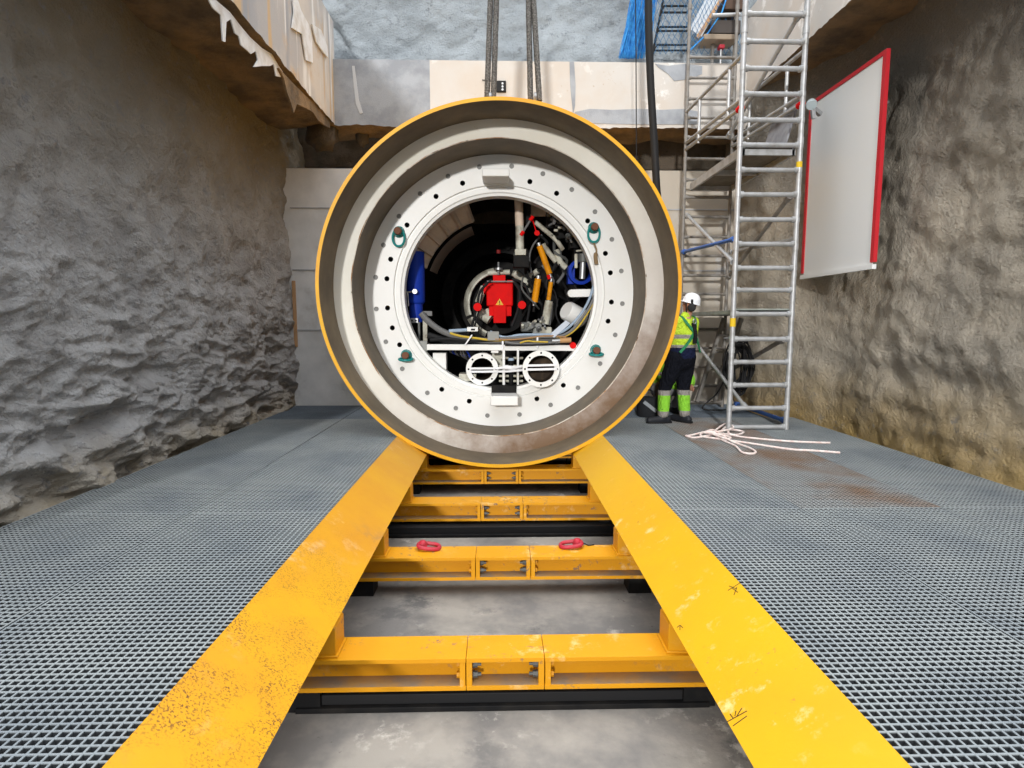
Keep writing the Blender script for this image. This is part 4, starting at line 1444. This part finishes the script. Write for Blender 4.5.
for yy in (y0_ - 0.3, y1_ + 0.3):
    for zz in (z0_ + 0.4, z1_ - 0.4):
        MB().cyl((sx + 0.02, yy, zz), (sx + 0.28, yy, zz), 0.02, 8).build('stand_off', steel, sg)
lc_ = xl(811.5, 105, 4.18)
fl_ = empty('floodlight', lc_, 'pale grey floodlight clamped above the red edged board', 'floodlight')
MB().lathe([(0.0, -0.02), (0.06, -0.02), (0.07, 0.02), (0.055, 0.09), (0.03, 0.12), (0.0, 0.12)], lc_, V((0.3, 0.6, 0.5)), 20).build('housing', mat('pale_housing', (0.5, 0.58, 0.6), 0.4), fl_)
MB().bar(lc_ + V((0.02, 0.02, -0.02)), lc_ + V((0.16, 0.06, -0.10)), 0.05, 0.05).build('bracket', steel, fl_)
MB().bar(lc_ + V((0.03, 0.02, -0.06)), lc_ + V((0.05, 0.02, -0.17)), 0.05, 0.04).build('clamp', steel, fl_)

# ------------------------------------------------------------------ debris net, upper platform and hanging step irons on the rear beam
nb = P(640, 58, 9.80)
net = empty('debris_net', (nb.x, 9.8, BZ1), 'blue debris net gathered in a bunch and draped over the rear beam', 'net')
bm_ = MB()
for i in range(150):
    t = random.random()
    q = (random.random() - 0.5)
    xa, xb = 640 + 22 * t, 620 + 32 * t
    pts = []
    ph = random.uniform(0, 6)
    for k in range(9):
        s = k / 8
        pts.append(P(xa + (xb - xa) * s + 1.5 * math.sin(5 * s + ph), -40 + (98 if t < 0.75 else 72 + 10 * q) * s, 9.82) + V((0, 0.05 * q + 0.02 * math.sin(7 * s + ph), 0)))
    pts[-1].z = max(pts[-1].z, BZ1 + 0.01)
    bm_.tube(smooth_path(pts, 2), 0.0055, 4)
bm_.build('gathered_bunch', blue_net, net, sharp=None)


mesh_twine = mat('faded_blue_twine', (0.03, 0.16, 0.34), 0.8)


def mesh_net(x0, x1, y0, y1, Y, cell, name, inside, wav=0.02):
    m = MB()
    nx, ny = int((x1 - x0) / cell), int((y1 - y0) / cell)

    def pt(i, j):
        xx = x0 + i * cell + random.uniform(-.5, .5)
        yy = y0 + j * cell + random.uniform(-.5, .5)
        return (xx, yy)
    gp = {(i, j): pt(i + (0.5 if j % 2 else 0), j) for i in range(nx + 1) for j in range(ny + 1)}
    for (i, j), a in gp.items():
        for di in ((0, 1) if j % 2 else (-1, 0)):
            b2 = gp.get((i + di, j + 1))
            if b2 and inside(*a) and inside(*b2):
                A = P(*a, Y) + V((0, wav * math.sin(a[0] * 0.3 + a[1] * 0.2), 0))
                B = P(*b2, Y) + V((0, wav * math.sin(b2[0] * 0.3 + b2[1] * 0.2), 0))
                m.tube([A, B], 0.0036, 4, cap=False)
    return m.build(name, mesh_twine, net, sharp=None)


mesh_net(654, 740, -30, 58, 9.9, 6.0, 'open_mesh', lambda x, y: y < 57 and x > 654 + max(0, (y - 20)) * -0.15)
mesh_net(686, 730, -30, 52, 9.72, 4.6, 'draped_mesh', lambda x, y: y < 52 and x < 728 - max(0, y) * 0.72 + 0)
MB().tube([P(729, -10, 9.7), P(722, 12, 9.7), P(708, 33, 9.7), P(688, 52, 9.7)], 0.012, 6).build('edge_cord', blue_net, net)

hs = empty('hanging_stair', P(675, 57, 9.93), 'dark steel stair treads hanging behind the blue net', 'stair')
for ya, yb, xa in ((6, 12.5, 661), (27, 31, 657), (45, 50.5, 654)):
    t = MB()
    L0, L1 = P(xa, yb, 9.94), P(687, yb, 9.94)
    L2, L3 = P(xa + 3, ya, 9.94), P(687, ya, 9.94)
    for a, b_ in ((L0, L1), (L2, L3), (L0, L2)):
        t.bar(a, b_, 0.03, 0.02)
    t.build('tread', rubber, hs)
MB().bar(P(652, 57, 9.94), P(667, -20, 9.94), 0.03, 0.03).build('stringer', rubber, hs)
up_ = empty('upper_platform', P(725, 56, 9.85), 'small dark platform on tubes standing on the rear beam behind the net', 'platform')
a0, a1 = P(711, 33, 9.7), P(741, 20, 9.7)
MB().box(a0.x, a1.x, 9.7, 10.1, a0.z, a1.z).build('deck', mat('deck_dark', (0.07, 0.06, 0.055), 0.8), up_, bevel=0.01)
a0, a1 = P(704, 39, 9.67), P(738, 34, 9.67)
MB().box(a0.x, a1.x, 9.67, 10.0, a0.z, a1.z).build('joist', mat('joist_timber', (0.30, 0.24, 0.18), 0.8), up_, bevel=0.01)
a0, a1 = P(725, 9, 9.7), P(745, -14, 9.7)
MB().box(a0.x, a1.x, 9.7, 10.1, a0.z, a1.z).build('upper_deck', mat('deck_brown', (0.08, 0.05, 0.035), 0.8), up_, bevel=0.01)
MB().cyl(P(712, 15.5, 9.68), P(740, 14.5, 9.68), 0.03, 12).build('rail_tube', alu, up_)
for x in (713, 735):
    q = P(x, 33, 9.85)
    MB().cyl((q.x, 9.85, BZ1), (q.x, 9.85, P(x, -5, 9.85).z), 0.028, 12).build('post', alu_shaded, up_)
s0, s1 = P(695, 33, 9.78), P(716, -4, 9.78)
MB().bar(s0, s1, 0.03, 0.24).build('stringer_sheet', mat('pale_sheet', (0.62, 0.66, 0.70), 0.4), up_)
MB().bar(P(697, 38, 9.75), P(722, -2, 9.75), 0.04, 0.05).build('stringer_edge', wood, up_)
c = P(721, 47.5, 9.75)
cl = MB().box(c.x - 0.045, c.x + 0.045, 9.70, 9.80, c.z - 0.03, c.z + 0.03)
cl.build('red_clamp', link_red, up_, bevel=0.01)
MB().cyl((c.x, 9.75, BZ1), (c.x, 9.75, c.z), 0.018, 8).build('clamp_post', steel, up_)
# ------------------------------------------------------------------ people
skin_m = mat('skin', (0.50, 0.25, 0.17), 0.55)


def jacket_mat(name, bands, base, alt, zc):
    """work wear cloth: bands = list of (z, colour) from the feet up, constant stripes"""
    m = bpy.data.materials.new(name)
    m.use_nodes = True
    n, l = m.node_tree.nodes, m.node_tree.links
    b = n['Principled BSDF']
    b.inputs['Roughness'].default_value = 0.9
    b.inputs['Specular IOR Level'].default_value = 0.1
    tc = n.new('ShaderNodeNewGeometry')
    s = n.new('ShaderNodeSeparateXYZ')
    l.new(tc.outputs['Position'], s.inputs[0])
    mr_ = n.new('ShaderNodeMapRange')
    mr_.inputs['From Min'].default_value = 0.0
    mr_.inputs['From Max'].default_value = 2.0
    l.new(s.outputs['Z'], mr_.inputs['Value'])
    r = n.new('ShaderNodeValToRGB')
    r.color_ramp.interpolation = 'CONSTANT'
    el = r.color_ramp.elements
    el[0].position = 0
    el[0].color = (*bands[0][1], 1)
    el[1].position = bands[1][0] / 2
    el[1].color = (*bands[1][1], 1)
    for z, c in bands[2:]:
        e = el.new(z / 2)
        e.color = (*c, 1)
    l.new(mr_.outputs[0], r.inputs[0])
    no = n.new('ShaderNodeTexNoise')
    no.inputs['Scale'].default_value = 17
    bp = n.new('ShaderNodeBump')
    bp.inputs['Strength'].default_value = 0.9
    bp.inputs['Distance'].default_value = 0.05
    l.new(no.outputs[0], bp.inputs['Height'])
    l.new(bp.outputs[0], b.inputs['Normal'])
    l.new(r.outputs[0], b.inputs['Base Color'])
    return m


HV = (0.52, 0.72, 0.05)
HVG = (0.26, 0.62, 0.05)
NAVY = (0.012, 0.016, 0.045)
BLK = (0.008, 0.009, 0.014)
REF = (0.30, 0.28, 0.26)


def limb(m, pts, rs, n=14, k=5):
    P_ = smooth_path(pts, k)
    R_ = []
    for i in range(len(pts) - 1):
        for j in range(k):
            t = j / k
            R_.append(rs[i] + (rs[i + 1] - rs[i]) * t)
    R_.append(rs[-1])
    m.tube(P_, R_, n)
    m.ball(pts[0], rs[0], 12)
    m.ball(pts[-1], rs[-1], 12)


def remesh(o, v=0.014, it=2):
    r = o.modifiers.new('remesh', 'REMESH')
    r.mode = 'VOXEL'
    r.voxel_size = v
    r.use_smooth_shade = True
    if it:
        s = o.modifiers.new('smooth', 'SMOOTH')
        s.factor = 0.5
        s.iterations = it
    return o


def hand(m, wrist, d, side, curl=0.5, sc_=1.0):
    """palm, four bent fingers and a thumb that leaves the side of the palm; d = pointing direction, side = thumb side"""
    d = V(d).normalized()
    side = V(side)
    side = (side - d * side.dot(d)).normalized()
    nrm = d.cross(side).normalized()
    palm0 = V(wrist)
    palm1 = palm0 + d * 0.085 * sc_
    for s in (-0.028, -0.01, 0.01, 0.028):
        limb(m, [palm0 + side * s * 0.7, palm1 + side * s], [0.016, 0.015], 8, 2)
    for s, l in ((0.030, 0.072), (0.010, 0.082), (-0.010, 0.076), (-0.028, 0.058)):
        a = palm1 + side * s
        b_ = a + d * l * 0.5 + nrm * 0.012 * curl
        c_ = b_ + d * l * 0.4 * (1 - curl * 0.6) + nrm * l * 0.5 * curl
        limb(m, [a, b_, c_], [0.0098, 0.009, 0.008], 8, 2)
    a = palm0 + d * 0.03 + side * 0.03
    limb(m, [a, a + d * 0.025 + side * 0.028 + nrm * 0.01, a + d * 0.055 + side * 0.036 + nrm * 0.022], [0.012, 0.011, 0.009], 8, 2)


# --- the standing worker, seen from behind his left shoulder
YW = 8.0
wp = V((P(681.5, 362, YW).x, YW, 0))
FW = V((-0.50, 0.866, 0))
LW = V((-0.866, -0.50, 0))
man = empty('person', (wp.x, wp.y, 0), 'person in white helmet and yellow-green jacket standing beside the shield', 'person')


def B(f, l, z):
    """point of the worker: forward, to his left, up"""
    return wp + FW * f + LW * l + V((0, 0, z))


hipL, hipR = B(0.0, 0.10, 0.90), B(0.0, -0.10, 0.90)
ankL = G(663, 418, 0.09)
ankL = V((P(663, 417, YW - 0.05).x, YW - 0.05, 0.09))
ankR = V((P(685, 417, YW - 0.02).x, YW + 0.0, 0.09))
kneL = hipL.lerp(ankL, 0.5) + FW * 0.09
kneR = hipR.lerp(ankR, 0.5) + FW * 0.04
shL, shR = B(-0.04, 0.165, 1.41), B(-0.04, -0.165, 1.41)
neck0, head = B(-0.045, -0.02, 1.47), B(-0.05, -0.085, 1.635)
elL = shL + FW * 0.20 + LW * 0.06 + V((0, 0, -0.24))
wrL = elL + FW * 0.24 - LW * 0.02 + V((0, 0, 0.02))
elR = shR + FW * 0.06 + LW * -0.015 + V((0, 0, -0.28))
wrR = elR + FW * 0.22 + LW * 0.03 + V((0, 0, -0.06))

bd = MB()
limb(bd, [hipL, kneL, ankL], [0.085, 0.055, 0.04])
limb(bd, [hipR, kneR, ankR], [0.085, 0.055, 0.04])
limb(bd, [B(0, 0, 0.92), B(0.0, 0, 1.12), B(-0.02, 0, 1.34), B(-0.04, 0, 1.42)], [0.13, 0.12, 0.14, 0.10])
limb(bd, [shL, shR], [0.06, 0.06])
limb(bd, [neck0, B(-0.05, -0.06, 1.56)], [0.055, 0.052])
limb(bd, [shL, elL, wrL], [0.05, 0.04, 0.027])
limb(bd, [shR, elR, wrR], [0.05, 0.04, 0.027])
# head: skull, jaw, nose, brow, ear
HD = V((-0.93, 0.30, 0.22)).normalized()
HL = V((-0.31, -0.95, 0))
hc = head
bd.ball(hc + V((0, 0, 0.02)), (0.088, 0.08, 0.105), 18)
bd.ball(hc + HD * 0.03 + V((0, 0, -0.05)), (0.065, 0.06, 0.065), 14)
bd.ball(hc + HD * 0.095 + V((0, 0, -0.012)), (0.017, 0.014, 0.024), 8)
bd.ball(hc + HD * 0.082 + V((0, 0, 0.03)), (0.03, 0.045, 0.014), 8)
bd.ball(hc + HD * 0.085 + V((0, 0, -0.058)), (0.02, 0.026, 0.010), 8)
bd.ball(hc + HD * 0.075 + V((0, 0, -0.092)), (0.022, 0.024, 0.018), 8)
for s in (1, -1):
    bd.ball(hc + HL * 0.085 * s + V((0, 0, -0.005)), (0.022, 0.014, 0.03), 10)
hand(bd, wrL, FW, V((0, 0, 1)), 0.6)
hand(bd, wrR, FW + V((0, 0, -0.2)), V((0, 0, 1)), 0.6)
remesh(bd.build('body', skin_m, man, sharp=None), 0.011, 1)
ey = MB()
for s in (1, -1):
    ey.ball(hc + HD * 0.083 + HL * 0.032 * s + V((0, 0, 0.008)), 0.011, 10)
ey.build('eyes', mat('eye', (0.05, 0.04, 0.035), 0.2), man)

tr = MB()
limb(tr, [hipL + V((0, 0, 0.04)), hipL.lerp(kneL, 0.5), kneL, kneL.lerp(ankL, 0.55), ankL + V((0, 0, 0.04))], [0.135, 0.118, 0.094, 0.085, 0.078])
limb(tr, [hipR + V((0, 0, 0.04)), hipR.lerp(kneR, 0.5), kneR, kneR.lerp(ankR, 0.55), ankR + V((0, 0, 0.04))], [0.135, 0.118, 0.094, 0.085, 0.078])
limb(tr, [B(-0.02, 0, 0.90), B(-0.01, 0, 1.06)], [0.165, 0.155])
remesh(tr.build('trousers', jacket_mat('work_trousers', [(0, REF), (0.165, HVG), (0.385, REF), (0.46, BLK)], BLK, HVG, 0), man, sharp=None), 0.018, 3)
jk = MB()
limb(jk, [B(-0.01, 0, 0.96), B(-0.02, 0, 1.10), B(-0.03, 0, 1.28), B(-0.04, 0, 1.40)], [0.185, 0.165, 0.17, 0.11])
for s in (1, -1):
    limb(jk, [B(0.0, 0.07 * s, 0.97), B(-0.01, 0.08 * s, 1.12), B(-0.03, 0.10 * s, 1.30), B(-0.045, 0.10 * s, 1.41)], [0.14, 0.13, 0.125, 0.085])
limb(jk, [shL, shR], [0.085, 0.085])
limb(jk, [B(-0.04, 0, 1.42), B(-0.04, 0, 1.49)], [0.095, 0.07])
limb(jk, [shL, elL, elL.lerp(wrL, 0.92)], [0.088, 0.074, 0.055])
limb(jk, [shR, elR, elR.lerp(wrR, 0.92)], [0.088, 0.074, 0.055])
remesh(jk.build('jacket', jacket_mat('hi_vis_jacket', [(0, NAVY), (1.055, REF), (1.10, HV), (1.185, REF), (1.235, HV)], HV, NAVY, 0), man, sharp=None), 0.018, 3)
for nm, ank, toe in (('boot', ankL, V((-0.99, -0.12, 0))), ('boot', ankR, V((-0.55, 0.83, 0)))):
    b_ = MB()
    a = V((ank.x, ank.y, 0))
    limb(b_, [ank + V((0, 0, 0.10)), ank + V((0, 0, -0.02))], [0.066, 0.062], 12, 2)
    limb(b_, [a - toe * 0.07 + V((0, 0, 0.052)), a + toe * 0.06 + V((0, 0, 0.052)), a + toe * 0.20 + V((0, 0, 0.045))], [0.052, 0.054, 0.045], 12, 3)
    o = remesh(b_.build(nm, mat('black_boot', (0.02, 0.022, 0.028), 0.5), man, sharp=None), 0.013, 1)
    so = MB()
    pr = toe.cross(V((0, 0, 1)))
    poly = [a - toe * 0.125 + pr * 0.03, a - toe * 0.08 + pr * 0.048, a + toe * 0.1 + pr * 0.054, a + toe * 0.215 + pr * 0.038, a + toe * 0.25, a + toe * 0.215 - pr * 0.038, a + toe * 0.1 - pr * 0.054, a - toe * 0.08 - pr * 0.048, a - toe * 0.125 - pr * 0.03]
    so.prism([p + V((0, 0, 0.001)) for p in poly], (0, 0, 0.026))
    so.build('sole', rubber, o)
# helmet with ear defenders
hm = MB()
hcn = hc + V((0, 0, 0.055)) - HD * 0.012
hm.lathe([(0.128, -0.02), (0.124, 0.0), (0.120, 0.03), (0.108, 0.07), (0.082, 0.105), (0.045, 0.124), (0.0, 0.130)], hcn, V((0.26, -0.08, 1)), 28)
hm.lathe([(0.115, -0.018), (0.132, -0.022), (0.130, -0.012), (0.118, 0.0)], hcn, V((0.26, -0.08, 1)), 28, closed=True)
q = hcn + HD * 0.14 + V((0, 0, -0.014))
hm.prism([hcn + HD * 0.09 + HL * 0.085 + V((0, 0, -0.018)), q + HL * 0.06 + HD * 0.02, q + HD * 0.035, q - HL * 0.06 + HD * 0.02, hcn + HD * 0.09 - HL * 0.085 + V((0, 0, -0.018))], (0, 0, 0.010))
ho = hm.build('helmet', mat('white_helmet', (0.82, 0.84, 0.88), 0.3), man)
for s in (1, -1):
    c = hc + HL * 0.10 * s + V((0.02, 0, -0.025))
    d_ = MB().lathe([(0.0, 0.0), (0.048, 0.0), (0.056, 0.012), (0.056, 0.035), (0.045, 0.048), (0.0, 0.052)], c, HL * s, 18)
    d_.bar(c + HL * s * 0.035, c + HL * s * 0.03 + V((0.0, 0, 0.11)), 0.03, 0.02)
    d_.build('ear_defender', rubber, ho)
sp_ = MB().bar(hc + HD * 0.06 + HL * 0.09 + V((0, 0, 0.05)), hc + HD * 0.05 + HL * 0.082 + V((0, 0, -0.10)), 0.018, 0.006)
sp_.build('chin_strap', rubber, ho)


# fall-arrest harness: shoulder straps crossing on the back, waist belt, dorsal strap
def back(f, l, z):
    return B(f, l, z)


green = mat('green_webbing', (0.02, 0.20, 0.08), 0.7)
hn = MB()
for s in (1, -1):
    pts = [back(0.04, 0.11 * s, 1.455), back(-0.08, 0.125 * s, 1.485), back(-0.165, 0.08 * s, 1.38), back(-0.205, 0.0, 1.27), back(-0.195, -0.09 * s, 1.14), back(-0.15, -0.20 * s, 1.0)]
    P_ = smooth_path(pts, 5)
    for i in range(len(P_) - 1):
        hn.bar(P_[i], P_[i + 1], 0.034, 0.018, up=(P_[i] - B(0.03, 0, P_[i].z)))
hso = hn.build('harness', green, man)
dr = MB()
P_ = smooth_path([back(-0.19, -0.0, 1.40), back(-0.22, -0.005, 1.27), back(-0.215, -0.01, 1.12)], 5)
for i in range(len(P_) - 1):
    dr.bar(P_[i], P_[i + 1], 0.055, 0.03, up=-FW)
dr.build('dorsal_strap', rubber, hso)
MB().torus(back(-0.21, 0, 1.42), 0.03, 0.008, tuple(FW), 16, 6).build('ring', steel, hso)

# --- a second worker crouching behind, almost hidden
YK = 8.75
kp = V((P(668, 395, YK).x, YK, 0))
FK = V((0.35, -0.94, 0))
LK = V((0.94, 0.35, 0))
man2 = empty('person', (kp.x, kp.y, 0), 'person crouching behind the standing worker, mostly hidden, in grey trousers', 'person')


def K(f, l, z):
    return kp + FK * f + LK * l + V((0, 0, z))


pel = K(-0.14, 0, 0.36)
chest = K(0.04, 0, 0.74)
kh = K(0.10, 0, 0.97)
bd = MB()
legs = []
for s in (1, -1):
    hp2, kn, an = K(-0.12, 0.10 * s, 0.36), K(0.26, 0.15 * s, 0.50), K(-0.02, 0.15 * s, 0.10)
    legs.append((hp2, kn, an))
    limb(bd, [hp2, kn, an], [0.08, 0.055, 0.04])
limb(bd, [pel, pel.lerp(chest, 0.5), chest], [0.13, 0.12, 0.13])
limb(bd, [chest, K(0.08, 0, 0.88)], [0.07, 0.052])
bd.ball(kh + V((0, 0, 0.02)), (0.082, 0.09, 0.108), 16)
bd.ball(kh + FK * 0.03 + V((0, 0, -0.05)), (0.06, 0.065, 0.06), 12)
bd.ball(kh + FK * 0.095 + V((0, 0, -0.01)), (0.014, 0.017, 0.024), 8)
arms = []
for s in (1, -1):
    sh, el, wr = K(0.04, 0.19 * s, 0.76), K(0.22, 0.24 * s, 0.55), K(0.36, 0.10 * s, 0.46)
    arms.append((sh, el, wr))
    limb(bd, [sh, el, wr], [0.05, 0.04, 0.028])
    hand(bd, wr, FK + V((0, 0, -0.3)), V((0, 0, 1)), 0.6)
remesh(bd.build('body', skin_m, man2, sharp=None), 0.012, 1)
tr = MB()
for hp2, kn, an in legs:
    limb(tr, [hp2, kn, an + V((0, 0, 0.03))], [0.12, 0.088, 0.07])
limb(tr, [pel, pel + V((0, 0, 0.1))], [0.15, 0.15])
remesh(tr.build('trousers', mat('grey_trousers', (0.23, 0.23, 0.25), 0.8), man2, sharp=None), 0.018, 2)
jk = MB()
limb(jk, [pel + V((0, 0, 0.08)), pel.lerp(chest, 0.5), chest], [0.155, 0.155, 0.15])
for sh, el, wr in arms:
    limb(jk, [sh, el, el.lerp(wr, 0.9)], [0.085, 0.07, 0.055])
limb(jk, [arms[0][0], arms[1][0]], [0.085, 0.085])
limb(jk, [chest, K(0.075, 0, 0.84)], [0.10, 0.075])
remesh(jk.build('jacket', jacket_mat('hi_vis_jacket_b', [(0, HVG), (0.62, REF), (0.67, HVG), (0.80, NAVY)], HV, NAVY, 0), man2, sharp=None), 0.018, 2)
MB().lathe([(0.125, -0.01), (0.120, 0.03), (0.105, 0.07), (0.08, 0.105), (0.04, 0.122), (0.0, 0.126)], kh + V((0, 0, 0.06)), (0, 0, 1), 24).build('helmet', mat('blue_helmet', (0.06, 0.14, 0.4), 0.35), man2)
for hp2, kn, an in legs:
    b_ = MB()
    a = V((an.x, an.y, 0))
    limb(b_, [an + V((0, 0, 0.06)), an], [0.062, 0.06], 12, 2)
    limb(b_, [a - FK * 0.06 + V((0, 0, 0.05)), a + FK * 0.18 + V((0, 0, 0.044))], [0.05, 0.043], 12, 3)
    remesh(b_.build('boot', mat('black_boot', (0, 0, 0)), man2, sharp=None), 0.013, 1)

# black tool bag on the grating by the shield
bg = P(648, 408, 8.55)
bag = empty('tool_bag', (bg.x, 8.55, 0), 'black tool bag on the grating beside the shield, left of the workers', 'bag')
m_ = MB()
for i in range(1):
    m_.lathe([(0.0, 0.0), (0.155, 0.0), (0.17, 0.03), (0.16, 0.20), (0.13, 0.29), (0.0, 0.31)], (bg.x, 8.55, 0.001), (0, 0, 1), 20)
m_.build('bag_body', mat('bag_canvas', (0.016, 0.018, 0.022), 0.8, bump=(12, 0.6, 0.03)), bag)
MB().torus((bg.x, 8.55, 0.32), 0.085, 0.012, (0, 1, 0), 18, 6).build('handle', rubber, bag)
MB().bar((bg.x - 0.1, 8.41, 0.24), (bg.x + 0.08, 8.39, 0.1), 0.03, 0.05).build('flap', mat('grey_flap', (0.3, 0.33, 0.36), 0.7), bag)
